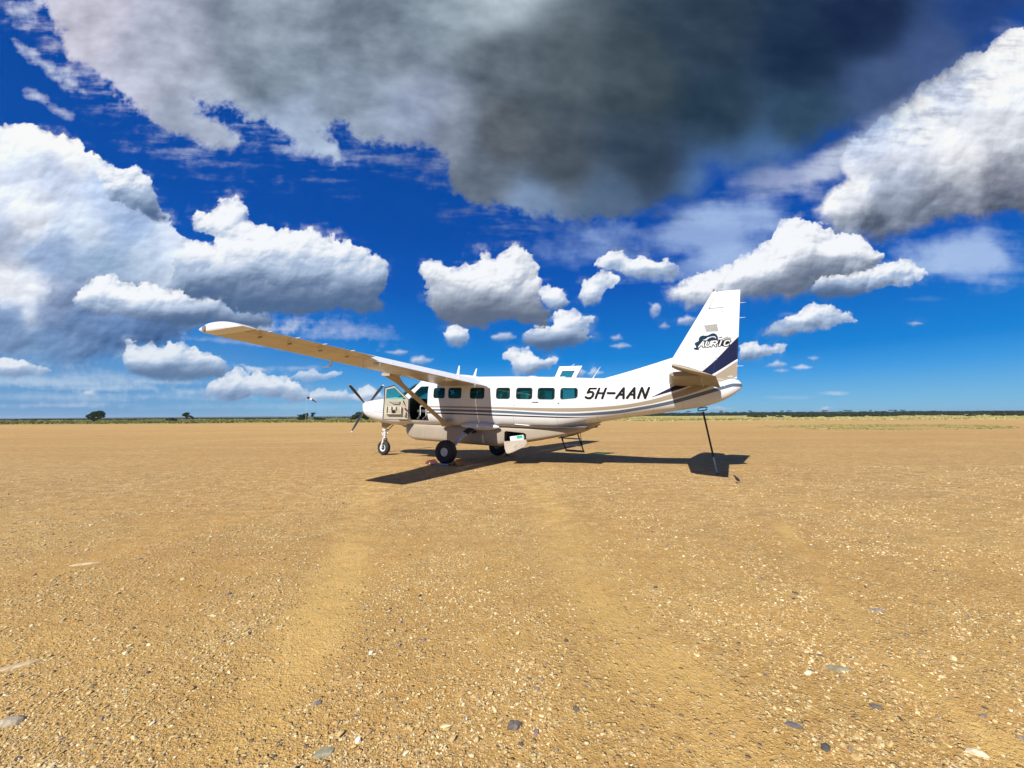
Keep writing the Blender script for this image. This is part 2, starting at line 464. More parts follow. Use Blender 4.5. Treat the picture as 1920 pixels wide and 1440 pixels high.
    # cumulus
    NB = len(CU)
    order = [10, 0] + [i for i in range(1, NB) if i != 10]
    for ci in order:
        poly = CU[ci]
        P = np.array(poly); x0, y0 = P.min(0); x1, y1 = P.max(0)
        mg = 60
        sel = (U > x0 - mg) & (U < x1 + mg) & (V > y0 - mg) & (V < y1 + mg)
        rows = np.where(sel.any(1))[0]; cols = np.where(sel.any(0))[0]
        if len(rows) == 0: continue
        sl_ = (slice(max(rows[0] - 2, 0), rows[-1] + 3), slice(max(cols[0] - 2, 0), cols[-1] + 3))
        u, v = U[sl_], V[sl_]
        size = min(x1 - x0, y1 - y0)
        wk = min(26.0, size * .22); wk2 = min(9.0, size * .42)
        uw = u + w1[sl_] * wk + w3[sl_] * wk2; vw = v + w2[sl_] * wk + w4[sl_] * wk2
        d = -sdf_poly(uw, vw, poly)
        big = size > 80
        base_soft = sm(y0 + .55 * (y1 - y0), y1, v)
        rough = (cell[sl_] - 1.15) * min(20, size * .20) + (cell2[sl_] - .75) * min(9, size * .12) + fine[sl_] * min(9, size * .12)
        dd = d + rough * (1 - .45 * base_soft)
        edge = 1.6 + 5.0 * base_soft * (size > 30) + (26 * sm(600, 680, v) if ci == 0 else 0) + (9 * sm(.55, 1, (v - y0) / (y1 - y0)) if ci in (8, 10) else 0) + (2.5 if size < 24 else 0)
        dpx = np.clip((size - 20) / 60, 0, 1)
        a = sm(-edge * .6, edge * 1.3, dd)
        a = a * (1 - .55 * sm(.05, .6, w3[sl_] + fine[sl_] * .8 + .25) * sm(14, 0, dd) * np.clip(size / 60, .4, 1))
        a = np.maximum(a, .34 * sm(-15, 4, dd) * sm(-.05, .55, streak[sl_] + fine[sl_] * .5) * np.clip(size / 90, 0, 1))
        if ci == 10: a = a * (1 - .55 * sm(.0, .7, soft[sl_] + w3[sl_] * .5) * sm(120, 10, dd) * sm(420, 250, v))
        if size < 30: a *= .55 + .3 * dpx + .15
        # relief: thickness field and its slope towards the light (upper left, behind)
        dv = np.abs(np.gradient(v, axis=0)) + 1e-3; du = np.abs(np.gradient(u, axis=1)) + 1e-3
        def light(H, r):
            if r: H = blur(H, r)
            gy, gx = np.gradient(H); gx = gx / du; gy = -gy / dv
            return (gx * .45 + gy * .9) / np.sqrt(1 + gx ** 2 + gy ** 2)
        body_ = np.sqrt(np.clip(dd, 0, 900) + 4)
        lb = light(body_ * 6 + soft[sl_] * 60 + cell[sl_] * 10, 9)
        lm = light(body_ * 2.5 + cell[sl_] * 13 + puff[sl_] * 5, 2)
        ls = light(cell2[sl_] * 5 + cell[sl_] * 5 + fine[sl_] * 2.5, 0)
        lam = lb * .36 + lm * .46 + ls * .22
        T = (v - y0) / max(y1 - y0, 1)
        if ci == 0: sh = 0 * T
        elif ci == 10:
            sh = sm(.50, .95, (v - np.interp(u, [1535, 1620, 1920], [300, 130, 20])) / np.interp(u, [1535, 1700, 1920], [150, 330, 400]) + soft[sl_] * .2)
        elif ci == 8:
            sh = sm(.35, .9, (v - np.interp(u, [1250, 1520, 1650], [535, 425, 460])) / 95 + soft[sl_] * .2) * .8
        else:
            sh = sm(.36, 1.0, T + soft[sl_] * .15 + .06) * (.95 if size > 60 else .5)
        bright = np.clip(.84 + .95 * lam, 0, 1.12)
        bright = np.clip(bright * (1 - .80 * sh), .06, 1.1)
        top = lin(246, 249, 253); mid = lin(176, 195, 222); low = lin(78, 104, 142)
        if ci in (10, 8, 2): low = lin(92, 106, 130); mid = lin(178, 188, 206)
        t1 = sm(.58, 1.02, bright)[..., None]; t2 = sm(.10, .72, bright)[..., None]
        col = low * (1 - t2) + (mid * (1 - t1) + top * t1) * t2
        if ci in CP:
            wu = u + w1[sl_] * 30 + w3[sl_] * 12; wv = v + w2[sl_] * 26 + w4[sl_] * 10
            g8 = rbf(CP[ci], wu, wv, step=2)
            g8 = g8 + ((lb * .55 + lm * .75 + ls * .30) * 46 + soft[sl_] * 16)[..., None]
            g8 = np.clip(g8, 0, 250) / 255
            col = np.where(g8 <= .04045, g8 / 12.92, ((g8 + .055) / 1.055) ** 2.4)
        if y0 > 600 and x1 < 760:
            col = col * .8 + lin(140, 175, 212) * .2
        k = a[..., None]; al = A[sl_][..., None]
        C[sl_] = (C[sl_] * al * (1 - k) + col * k) / np.maximum(al * (1 - k) + k, 1e-6)
        A[sl_] = 1 - (1 - A[sl_]) * (1 - a)
    # the thick overhead cloud
    d = -sdf_poly(U + w1 * 26, V + w2 * 22, BIGDARK)
    rr = 16 + 18 * sm(1100, 1400, U)
    dd = d + (fine * 20 + (puff - .3) * 12 + (puff2 - .25) * 5 + soft * 14) * (1 - .45 * sm(880, 1300, U))
    a = sm(-2 - rr * .25, rr * (1 + .7 * sm(1150, 1400, U)), dd)
    fe = sm(-70, 8, dd + streak * 46 + w3 * 20) * sm(-.15, .55, streak + .5 * fine)
    a = np.maximum(a, .50 * fe)
    g8 = rbf([(x, y, r + 5, g - 2, b + 1) for x, y, r, g, b in BD], U, V, eps=900)
    tex = fbm(U / 120 + V / 260, V / 60 - U / 300, 6, .56, 131)
    tex2 = blur(fine, 1)
    amp = np.interp(U, [0, 800, 1100, 1900], [1.0, .85, .35, .25])
    g8 = g8 + ((soft * 34 + tex * 46 + tex2 * 16) * amp)[..., None]
    brk = sm(14, -3, dd)[..., None] * np.interp(U, [0, 600, 1000, 1900], [30, 26, 14, 6])[..., None]
    g8 = np.clip(g8 + brk, 0, 255) / 255
    col = np.where(g8 <= .04045, g8 / 12.92, ((g8 + .055) / 1.055) ** 2.4)
    k = a[..., None]; al = A[..., None]
    C = (C * al * (1 - k) + col * k) / np.maximum(al * (1 - k) + k, 1e-6)
    A = 1 - (1 - A) * (1 - a)
    A *= sm(3.4, 2.2, np.abs(DX)) * sm(2.6, 1.7, DZ)
    return C, A

def build_sky():
    core = np.linspace(-1.52, 1.52, 1340)
    out = 1.52 + np.cumsum(np.linspace(.01, .2, 22))
    xs = np.concatenate([-out[::-1], core, out])
    zc = np.linspace(-.012, 1.2, 540)
    zs = np.concatenate([zc, 1.2 + np.cumsum(np.linspace(.01, .2, 14))])
    DX, DZ = np.meshgrid(xs, zs)
    C, A = sky_fields(DX, DZ)
    shp = DX.shape
    # geometry: part of a sphere round the field
    Rr = 20000.0
    L = np.sqrt(DX ** 2 + 1 + DZ ** 2)
    vv = np.stack([DX / L * Rr, 1 / L * Rr, DZ / L * Rr], -1).reshape(-1, 3)
    nr, nc = shp
    idx = np.arange(nr * nc).reshape(nr, nc)
    ff = np.stack([idx[:-1, :-1], idx[:-1, 1:], idx[1:, 1:], idx[1:, :-1]], -1).reshape(-1, 4)
    m = bpy.data.materials.new('clouds')
    t = NT(m)
    t.t.nodes.remove(t.b)
    at = t.n('ShaderNodeAttribute'); at.attribute_name = 'cloud'
    em = t.n('ShaderNodeEmission'); em.inputs[1].default_value = 2 ** -EXPOSURE
    t.l(at.outputs['Color'], em.inputs[0])
    tr = t.n('ShaderNodeBsdfTransparent')
    mx = t.n('ShaderNodeMixShader')
    t.l(at.outputs['Alpha'], mx.inputs[0]); t.l(tr.outputs[0], mx.inputs[1]); t.l(em.outputs[0], mx.inputs[2])
    t.l(mx.outputs[0], t.out.inputs[0])
    m.cycles.emission_sampling = 'NONE'
    ob = from_np('sky', vv, ff, m, smooth=True)
    ca = ob.data.color_attributes.new('cloud', 'FLOAT_COLOR', 'POINT')
    ca.data.foreach_set('color', np.concatenate([C, A[..., None]], -1).reshape(-1).astype(np.float32))
    tag(ob, kind='structure')
build_sky()

# ------------------------------------------------------------------ ground
TRACKS = [((.45, 9.0), (.60, 4.6), (.74, 3.0), (1.12, 1.2), .22), ((-3.1, 9.0), (-1.6, 4.0), (-1.28, 2.6), (-1.0, 1.2), .20), ((3.4, 5.2), (2.9, 4.0), (2.2, 2.6), (2.0, 1.2), .08)]
def ground_z(x, y):
    r = np.hypot(x, y)
    near = np.exp(-(r / 26) ** 2)
    z = (fbm(np.asarray(x) / 2.3, np.asarray(y) / 2.3, 3, .5, 5) * .018 + fbm(np.asarray(x) / .5, np.asarray(y) / .5, 2, .5, 7) * .005) * near
    bx, by = WHEEL_XY
    b = np.exp(-(((x - bx) / .9) ** 2 + ((y - by) / .9) ** 2))
    return z * (1 - b) * (1 - sm(9.2, 12, np.asarray(y) + 0 * x)) + .037 * b - .004
WHEEL_XY = (0, 0)   # set below from the aircraft pose
def soil_material():
    m = bpy.data.materials.new('gravel_soil')
    t = NT(m)
    o = t.obj()
    x, y, z = t.sep(o)
    big = t.noise(o, .35, 5, .6)
    med = t.noise(o, 1.6, 5, .6)
    fin = t.noise(o, 14, 4, .6)
    sand = t.ramp(big, [(.30, (0.399, 0.216, 0.056, 1)), (.5, (0.480, 0.287, 0.082, 1)), (.70, (0.542, 0.351, 0.114, 1))])
    sand = t.mix(t.ramp(med, [(.42, 0.0), (.72, .55)]), sand, (0.570, 0.320, 0.095, 1))
    sand = t.mix(t.ramp(fin, [(.3, .35), (.6, 0.0)]), sand, (0.326, 0.173, 0.049, 1))
    # gravel coverage
    cov = t.ramp(t.m('ADD', t.m('MULTIPLY', t.noise(t.scalev(o, (1.7, .6, 1)), .55, 4, .6), .6), t.m('MULTIPLY', t.noise(o, 2.2, 4, .6), .4)), [(.40, 0.0), (.56, 1.0)])
    # smooth wheel tracks (polyline in the ground plane)
    trk = None
    for a, b, c, d, w in TRACKS:
        for p, q in ((a, b), (b, c), (c, d)):
            ex, ey = q[0] - p[0], q[1] - p[1]; L2 = ex * ex + ey * ey
            wx = t.m('SUBTRACT', x, p[0]); wy = t.m('SUBTRACT', y, p[1])
            h = t.m('DIVIDE', t.m('ADD', t.m('MULTIPLY', wx, ex), t.m('MULTIPLY', wy, ey)), L2, clamp=True)
            dx = t.m('SUBTRACT', wx, t.m('MULTIPLY', h, ex)); dy = t.m('SUBTRACT', wy, t.m('MULTIPLY', h, ey))
            dist = t.m('SQRT', t.m('ADD', t.m('MULTIPLY', dx, dx), t.m('MULTIPLY', dy, dy)))
            k = t.m('SUBTRACT', 1.0, t.m('DIVIDE', t.m('ADD', dist, t.m('MULTIPLY', t.m('SUBTRACT', med, .5), .5)), w * 1.7), clamp=True)
            trk = k if trk is None else t.m('MAXIMUM', trk, k)
    trk = t.m('MULTIPLY', t.m('MULTIPLY', trk, 1.6, clamp=True), t.ramp(t.noise(o, .9, 4, .6), [(.36, .15), (.60, 1.0)]))
    cov = t.m('MULTIPLY', cov, t.m('SUBTRACT', 1.0, t.m('MULTIPLY', trk, .85)))
    cov = t.m('ADD', t.m('MULTIPLY', cov, .85), t.m('SUBTRACT', .13, t.m('MULTIPLY', trk, .24)))
    col = sand
    g3 = t.noise(o, 24, 3, .7); g4 = t.noise(o, 70, 3, .7)
    sand = t.mix(t.m('MULTIPLY', t.ramp(g3, [(.36, 1.0), (.52, 0.0)]), t.m('MULTIPLY', cov, .55)), sand, (0.272, 0.151, 0.042, 1))  # dark flecks here and below paint the shade of crevices between grains
    sand = t.mix(t.m('MULTIPLY', t.ramp(g3, [(.55, 0.0), (.68, 1.0)]), t.m('MULTIPLY', cov, .6)), sand, (0.687, 0.504, 0.215, 1))
    sand = t.mix(t.m('MULTIPLY', t.ramp(g4, [(.38, 1.0), (.5, 0.0)]), .45), sand, (0.254, 0.139, 0.038, 1))
    sand = t.mix(t.m('MULTIPLY', trk, .62), sand, (0.590, 0.384, 0.121, 1))
    col = sand
    hgt = t.m('ADD', t.m('MULTIPLY', fin, .25), t.m('ADD', t.m('MULTIPLY', g3, .5), t.m('MULTIPLY', g4, .5)))
    for sc, lo, amt in ((170, .30, .60), (72, .40, .72), (34, .66, .85)):
        v = t.vor(t.scalev(o, (1, 1, .4)), sc)
        cs = t.sep(v.outputs['Color'])
        present = t.m('GREATER_THAN', t.m('ADD', cs[0], t.m('MULTIPLY', cov, .42)), lo + .30)
        shape = t.ramp(v.outputs['Distance'], [(.28, 1.0), (.46, 0.0)])
        msk = t.m('MULTIPLY', present, shape)
        pc = t.ramp(cs[1], [(0, (0.452, 0.260, 0.085, 1)), (.25, (0.596, 0.406, 0.156, 1)), (.5, (0.706, 0.538, 0.247, 1)), (.72, (0.777, 0.658, 0.364, 1)), (.86, (0.379, 0.260, 0.130, 1)), (.94, (0.181, 0.139, 0.097, 1))], 'CONSTANT')
        col = t.mix(t.m('MULTIPLY', msk, amt), col, pc)
        hgt = t.m('ADD', hgt, t.m('MULTIPLY', msk, 22.0 / sc * .7))
    # dark damp stains and ruts further out: long streaks along the runway
    st = t.noise(t.scalev(o, (.020, .22, 1)), 1.0, 6, .62, .6)
    far = t.ramp(t.m('DIVIDE', y, 60.0), [(.12, 0.0), (.30, 1.0)])
    col = t.mix(t.m('MULTIPLY', far, t.ramp(st, [(.42, 0.0), (.56, .5), (.7, 0.0)])), col, (0.379, 0.204, 0.056, 1))
    st2 = t.noise(t.scalev(o, (.05, 1.1, 1)), 1.0, 5, .6, .8)
    col = t.mix(t.m('MULTIPLY', far, t.ramp(st2, [(.55, 0.0), (.68, .42)])), col, (0.615, 0.406, 0.150, 1))
    mo = t.noise(t.scalev(o, (1.0, 1.6, 1)), 3.2, 6, .72)
    mid_ = t.m('MULTIPLY', t.ramp(t.m('DIVIDE', y, 40.0), [(.08, .2), (.2, 1.0), (.8, .6)]), .75)
    g5 = t.noise(o, 10, 3, .8)
    col = t.mix(t.m('MULTIPLY', mid_, t.ramp(g5, [(.40, .8), (.50, 0.0)])), col, (0.357, 0.226, 0.102, 1))
    col = t.mix(t.m('MULTIPLY', mid_, t.ramp(g5, [(.54, 0.0), (.66, .8)])), col, (0.714, 0.546, 0.336, 1))
    col = t.mix(t.m('MULTIPLY', mid_, t.ramp(mo, [(.38, 1.0), (.50, 0.0)])), col, (0.315, 0.194, 0.084, 1))
    col = t.mix(t.m('MULTIPLY', mid_, t.ramp(mo, [(.54, 0.0), (.68, 1.0)])), col, (0.630, 0.452, 0.240, 1))
    # grass beyond the edge of the strip
    edge = t.m('ADD', y, t.m('MULTIPLY', t.m('SUBTRACT', t.noise(t.scalev(o, (.03, .05, 1)), 1.0, 5, .6), .5), 55.0))
    edge = t.m('ADD', edge, t.m('MULTIPLY', t.m('MAXIMUM', x, -30.0), .16))
    gr = t.ramp(t.m('DIVIDE', t.m('SUBTRACT', edge, 84.0), 70.0, clamp=True), [(0.0, 0.0), (.25, .55), (.6, 1.0)])
    gn = t.noise(t.scalev(o, (.02, .09, 1)), 1.0, 6, .6, .5)
    gcol = t.ramp(gn, [(.34, (0.148, 0.147, 0.026, 1)), (.46, (0.272, 0.233, 0.056, 1)), (.56, (0.415, 0.330, 0.107, 1)), (.70, (0.506, 0.391, 0.143, 1))])
    # left grass is greener, right grass is drier
    lr = t.m('DIVIDE', t.m('ADD', x, 60.0), 120.0, clamp=True)
    gcol = t.mix(t.m('MULTIPLY', t.m('SUBTRACT', 1.0, lr), .72), gcol, (0.194, 0.177, 0.036, 1))
    gcol = t.mix(t.m('MULTIPLY', lr, .35), gcol, (0.525, 0.417, 0.143, 1))
    # weedy patch on the right
    ddx = t.m('DIVIDE', t.m('SUBTRACT', x, 40.0), 15.0); ddy = t.m('DIVIDE', t.m('SUBTRACT', t.m('SUBTRACT', y, t.m('MULTIPLY', x, .22)), 36.0), 10.5)
    pr = t.m('SQRT', t.m('ADD', t.m('MULTIPLY', ddx, ddx), t.m('MULTIPLY', ddy, ddy)))
    pr = t.m('ADD', pr, t.m('MULTIPLY', t.m('SUBTRACT', t.noise(t.scalev(o, (.06, .3, 1)), 1.0, 5, .65), .5), 1.3))
    pm = t.m('MULTIPLY', t.ramp(pr, [(.35, 1.0), (1.0, 0.0)]), .42)
    col = t.mix(pm, col, (0.280, 0.252, 0.056, 1))
    col = t.mix(gr, col, gcol)
    t.l(col, t.b.inputs['Base Color'])
    t.b.inputs['Roughness'].default_value = .93
    t.b.inputs['Specular IOR Level'].default_value = .2
    b1 = t.bump(hgt, 1.0, .022)
    b2 = t.bump(t.m('ADD', med, t.m('MULTIPLY', t.noise(o, 5, 4), .5)), .35, .05, b1)
    t.l(b2, t.b.inputs['Normal'])
    return m
# ------------------------------------------------------------------ aircraft pose (origin = nose wheel contact)
YAW = R(27.246)
BPITCH = R(2.022)
NOSE = Vector((-4.7794, 14.9267, 0))
POSE = (Matrix.Translation(NOSE) @ Matrix.Rotation(-YAW, 4, 'Z') @ Matrix.Translation((4, 0, 1))
        @ Matrix.Rotation(BPITCH, 4, 'Y') @ Matrix.Translation((-4, 0, -1)))
POSEI = POSE.inverted()
FLAT = Matrix.Translation(NOSE) @ Matrix.Rotation(-YAW, 4, 'Z')     # same heading, not pitched
WHEEL_XY = tuple((FLAT @ Vector((3.99, -1.55, 0)))[:2])
def loc2body(x, y, z):
    return tuple(POSEI @ (FLAT @ Vector((x, y, z))))

def build_ground():
    gx = np.concatenate([-np.geomspace(13, 12000, 50)[::-1], np.linspace(-12.9, 12.9, 330), np.geomspace(13, 12000, 50)])
    gy = np.concatenate([-np.geomspace(4, 3000, 22)[::-1], np.linspace(-3.9, 16, 260), np.geomspace(16.1, 12000, 70)])
    X, Y = np.meshgrid(gx, gy)
    Z = ground_z(X, Y)
    v = np.stack([X, Y, Z], -1).reshape(-1, 3)
    nr, nc = X.shape
    idx = np.arange(nr * nc).reshape(nr, nc)
    f = np.stack([idx[:-1, :-1], idx[:-1, 1:], idx[1:, 1:], idx[1:, :-1]], -1).reshape(-1, 4)
    tag(from_np('ground', v, f, soil_material(), smooth=True), kind='structure')
build_ground()

m_hill = mat('hill_scrub', (.055, .075, .045), .95, var=.4, vscale=.01)
def build_hills():
    mb = MB()
    for (xa, xb, y0, hmax, seed) in ((-5200, -200, 3600, 15, 3), (-3600, 3000, 5200, 20, 8), (-2400, -900, 1700, 5.5, 12), (200, 9000, 6500, 30, 15)):
        n = 160
        xs = np.linspace(xa, xb, n)
        hh = (fbm(xs / 900, xs * 0 + seed, 5, .5, seed) * .45 + .75) * hmax * np.sin(np.linspace(0, np.pi, n)) ** .35
        rings = [[(x, y0 + dy, -1 + (h + 1) * k) for dy, k in ((-450, 0), (-200, .62), (-60, .93), (0, 1), (120, .9), (600, 0))] for x, h in zip(xs, hh)]
        mb.loft(rings, closed=False, cap=False)
    tag(mb.build('hills', m_hill, fixn=False), kind='structure')
build_hills()

# ------------------------------------------------------------------ gravel lying on the soil
ICO = None
def ico_base():
    global ICO
    bm = bmesh.new(); bmesh.ops.create_icosphere(bm, subdivisions=1, radius=1)
    v = np.array([q.co[:] for q in bm.verts]); f = np.array([[q.index for q in g.verts] for g in bm.faces]); bm.free()
    ICO = (v, f); return ICO
ico_base()
PEB = [mat('pebble_' + n, c, .85, var=.25, vscale=60) for n, c in
       (('tan', (.50, .36, .155)), ('cream', (.66, .52, .27)), ('pale', (.72, .62, .40)), ('ochre', (.46, .29, .105)), ('grey', (.20, .17, .15)), ('dark', (.08, .07, .06)))]
def track_dist(x, y):
    best = np.full(np.shape(x), 9.0)
    for a, b, c, d, w in TRACKS:
        for p, q in ((a, b), (b, c), (c, d)):
            ex, ey = q[0] - p[0], q[1] - p[1]
            h = np.clip(((x - p[0]) * ex + (y - p[1]) * ey) / (ex * ex + ey * ey), 0, 1)
            best = np.minimum(best, np.hypot(x - p[0] - h * ex, y - p[1] - h * ey) / w)
    return best
def build_pebbles():
    N = 260000
    y = 1.25 * np.exp(rng.uniform(0, 1, N) ** .8 * np.log(11.0 / 1.25))
    x = rng.uniform(-1.42, 1.42, N) * (y + .15)
    cl = fbm(x * .8, y * .8, 4, .6, 31) * .7 + fbm(x * 3.2, y * 3.2, 3, .6, 37) * .35
    keep = rng.uniform(0, 1, N) < np.clip(.30 + cl * 1.7, .05, 1.0) * np.clip(track_dist(x, y) * .7 - .35 + rng.uniform(0, .3, N), .012, 1)
    x, y = x[keep], y[keep]
    n = len(x)
    s = np.exp(rng.normal(0, .50, n)) * .0029 * (1 + .10 * y)
    big = rng.uniform(0, 1, n) < .007
    s[big] *= rng.uniform(1.8, 3.2, big.sum())
    s = np.clip(s, .0018, .017)
    n12 = len(ICO[0])
    v = np.repeat(ICO[0][None], n, 0) * (1 + rng.uniform(-.32, .32, (n, n12, 1)))
    v *= np.stack([s * rng.uniform(.8, 1.6, n), s * rng.uniform(.7, 1.1, n), s * rng.uniform(.35, .75, n)], -1)[:, None]
    a = rng.uniform(0, 6.283, n)
    ca, sa = np.cos(a)[:, None], np.sin(a)[:, None]
    vx = v[..., 0] * ca - v[..., 1] * sa; vy = v[..., 0] * sa + v[..., 1] * ca
    tilt = rng.normal(0, .25, (n, 1))
    vz = v[..., 2] + vx * tilt
    gz = ground_z(x, y)
    v = np.stack([vx + x[:, None], vy + y[:, None], vz + gz[:, None] + s[:, None] * .18], -1).reshape(-1, 3)
    f = (ICO[1][None] + (np.arange(n) * n12)[:, None, None]).reshape(-1, 3)
    mi = rng.choice(6, n, p=[.38, .24, .05, .27, .045, .015])
    ob = from_np('gravel', v, f, PEB, mi=np.repeat(mi, len(ICO[1])))
    tag(ob, kind='stuff')
build_pebbles()

STONES = [  # x, y, length, width, height, turn, colour, name, label
 (.0, 1.94, .070, .052, .026, .3, (.155, .125, .105), 'rounded dark grey stone half sunk in the gravel, largest near the bottom centre'),
 (.10, 1.90, .036, .026, .018, 1.2, (.24, .16, .14), 'small reddish brown stone just right of the rounded grey stone'),
 (.30, 2.04, .034, .026, .016, 2.0, (.12, .105, .08), 'small dark stone beside a few pale pebbles, bottom centre'),
 (.33, 2.62, .030, .020, .018, .2, (.09, .075, .07), 'small black stone casting a shadow on the smooth sand of the wheel track'),
 (-.57, 2.63, .040, .026, .012, .8, (.27, .19, .16), 'flat purplish stone left of the middle in the foreground'),
 (-.85, 2.49, .030, .022, .018, .5, (.74, .69, .58), 'white pebble standing up on the left wheel track'),
 (1.27, 1.92, .075, .030, .016, -.5, (.13, .115, .11), 'long dark slate stone in the right foreground'),
 (1.80, 2.33, .15, .06, .010, -.1, (.33, .29, .17), 'flat greenish slab, widest stone right of centre'),
 (1.92, 1.77, .075, .030, .022, -.4, (.74, .62, .42), 'pale cream stone in the bottom right corner'),
 (2.25, 1.83, .12, .035, .014, -.5, (.20, .17, .12), 'dark flat stone at the right edge, bottom'),
 (-2.34, 1.97, .10, .060, .030, .3, (.42, .35, .24), 'grey brown rock at the lower left edge'),
 (-.68, 1.85, .030, .022, .020, .1, (.76, .72, .62), 'bright white pebble low in the left foreground'),
 (-.80, 1.79, .085, .060, .012, .4, (.34, .30, .19), 'flat grey green stone patch at the bottom left'),
 (-4.15, 3.98, .26, .055, .016, .35, (.60, .47, .27), 'long pale slab lying far to the left'),
 (-2.85, 2.41, .20, .050, .014, .6, (.55, .42, .24), 'long tan slab on the left, nearer than the pale one'),
 (1.74, 2.03, .055, .030, .018, -.4, (.15, .125, .10), 'dark pointed stone among gravel on the right'),
 (1.80, 2.45, .030, .012, .010, -.6, (.10, .08, .08), 'thin black chip just beyond the greenish slab'),
 (2.62, 2.99, .10, .045, .014, -.2, (.27, .23, .20), 'flat grey brown stone far right, beyond the slab')]
def build_stones():
    for (x, y, L, Wd, H, a, c, label) in STONES:
        bm = bmesh.new(); bmesh.ops.create_icosphere(bm, subdivisions=2, radius=1)
        ph = rng.uniform(0, 50)
        for v in bm.verts:
            p = v.co
            k = 1 + .22 * float(perlin(np.array(p.x * 1.7 + ph), np.array(p.y * 1.7 + p.z))) + .10 * float(perlin(np.array(p.x * 5 + ph), np.array(p.y * 5 - p.z * 3)))
            v.co = Vector((p.x * L * .5 * k, p.y * Wd * .5 * k, max(min(p.z, .75), -.75) * H * k))
        bm.transform(Matrix.Rotation(a, 4, 'Z'))
        mb = MB(); bm.verts.ensure_lookup_table()
        mb.add([v.co[:] for v in bm.verts], [[v.index for v in f.verts] for f in bm.faces]); bm.free()
        ob = mb.build('stone', mat('stone', c, .8, var=.45, vscale=35, bump=.003), smooth=False)
        ob.location = (x, y, float(ground_z(np.array(x), np.array(y))) + H * .02)
        tag(ob, label, 'stone', 'larger stones in the gravel')
build_stones()

# ------------------------------------------------------------------ vegetation
def leaf_mat(name, c, var=.5, scale=.6):
    m = bpy.data.materials.new(name); t = NT(m); o = t.obj()
    g = t.n('ShaderNodeNewGeometry')
    rnd = g.outputs['Random Per Island']
    f = t.ramp(rnd, [(0, 0.0), (1, 1.0)])
    t.l(t.mix(f, tuple(x * (1 - var) for x in c) + (1,), tuple(x * (1 + var * .6) for x in c) + (1,)), t.b.inputs['Base Color'])
    t.b.inputs['Roughness'].default_value = .7
    t.b.inputs['Specular IOR Level'].default_value = .25
    return m
M_LEAF = leaf_mat('acacia_leaf', (.035, .058, .018))
M_LEAF2 = leaf_mat('bush_leaf', (.038, .052, .018))
M_WOOD = leaf_mat('woodland_leaf', (.022, .038, .018))
M_BARK = mat('bark', (.12, .085, .055), .9, var=.4, vscale=3)
M_STRAW = leaf_mat('dry_grass', (.36, .30, .13), .3)
M_GREEN = leaf_mat('green_grass', (.16, .17, .045), .35)
def leaf_cloud(clumps, n, size, r=rng):
    """clumps: (x,y,z,rx,ry,rz); returns small randomly turned quads filling the clumps"""
    C = np.array(clumps, float); w = (C[:, 3] * C[:, 4] * C[:, 5]) ** .6; w /= w.sum()
    k = r.choice(len(C), n, p=w)
    d = r.normal(size=(n, 3)); d /= np.linalg.norm(d, axis=1)[:, None]
    rad = r.uniform(.25, 1.0, (n, 1)) ** .45
    p = C[k, :3] + d * rad * C[k, 3:6]
    a = r.normal(size=(n, 3)); a /= np.linalg.norm(a, axis=1)[:, None]
    b = np.cross(a, r.normal(size=(n, 3))); b /= np.linalg.norm(b, axis=1)[:, None]
    s = (size * r.uniform(.6, 1.4, (n, 1)))
    v = np.stack([p - a * s - b * s * .6, p + a * s - b * s * .6, p + a * s * .8 + b * s * .6, p - a * s * .8 + b * s * .6], 1).reshape(-1, 3)
    f = np.arange(4 * n).reshape(n, 4)
    return v, f
def tree(name, label, cat, px, Y, limbs, clumps, n, size, m=M_LEAF, group=None):
    """px = world x over y (bearing); limbs: list of (points, radii)"""
    root = empty(name, (px * Y, Y, -.02))
    if limbs:
        mb = MB()
        for pts, rad in limbs: mb.tube(pts, rad, 7)
        mb.build('trunk', M_BARK, root)
    v, f = leaf_cloud(clumps, n, size)
    from_np('crown', v, f, m, root)
    tag(root, label, cat, group)
    return root
bear = lambda x: (x - 960) / 745.0
tree('acacia_tree', 'broad dark umbrella acacia with a rounded flat crown standing alone at the far left', 'tree', bear(181), 215,
     [([(-.3, 0, 0), (-.2, 0, 1.0), (-.9, 0, 2.3), (-2.3, .2, 3.4)], [.34, .28, .17, .07]), ([(-.2, 0, .9), (.6, .3, 2.0), (2.2, .2, 3.2)], [.24, .16, .06]), ([(-.2, 0, 1.0), (0, -.3, 2.6), (.4, 0, 4.0)], [.2, .13, .05])],
     [(-3.2, 0, 2.7, 1.7, 1.6, 1.1), (-1.8, .6, 3.6, 1.9, 1.7, 1.2), (-.2, 0, 4.3, 2.1, 1.8, 1.1), (1.9, .3, 4.7, 1.8, 1.7, 1.1), (3.2, 0, 4.0, 1.5, 1.4, 1.1), (3.6, 0, 2.6, 1.3, 1.1, .75), (2.4, -.4, 1.9, 1.1, .9, .6), (-1.6, 0, 1.6, 1.7, 1.2, 1.0), (-.2, 0, .9, 1.5, 1.2, .8), (.6, 0, 3.1, 1.6, 1.4, .9), (4.2, 0, 3.5, .7, .7, .4)], 5200, .17)
tree('acacia_tree', 'small leaning acacia with a tufted top and a long low branch to the right', 'tree', bear(352), 215,
     [([(0, 0, 0), (-.2, 0, 1.2), (-.5, 0, 2.4)], [.24, .18, .1]), ([(-.1, 0, 1.2), (1.0, .1, 2.2), (2.8, 0, 2.0)], [.16, .1, .05])],
     [(-.9, 0, 3.3, 1.5, 1.2, .8), (-.2, .2, 3.9, 1.3, 1.1, .6), (-1.6, 0, 2.8, .9, .8, .4), (1.3, 0, 2.5, .9, .8, .4), (2.6, 0, 2.0, .8, .6, .35), (3.1, 0, 1.4, .4, .4, .4), (-.3, 0, 2.0, .7, .6, .6)], 2300, .15)
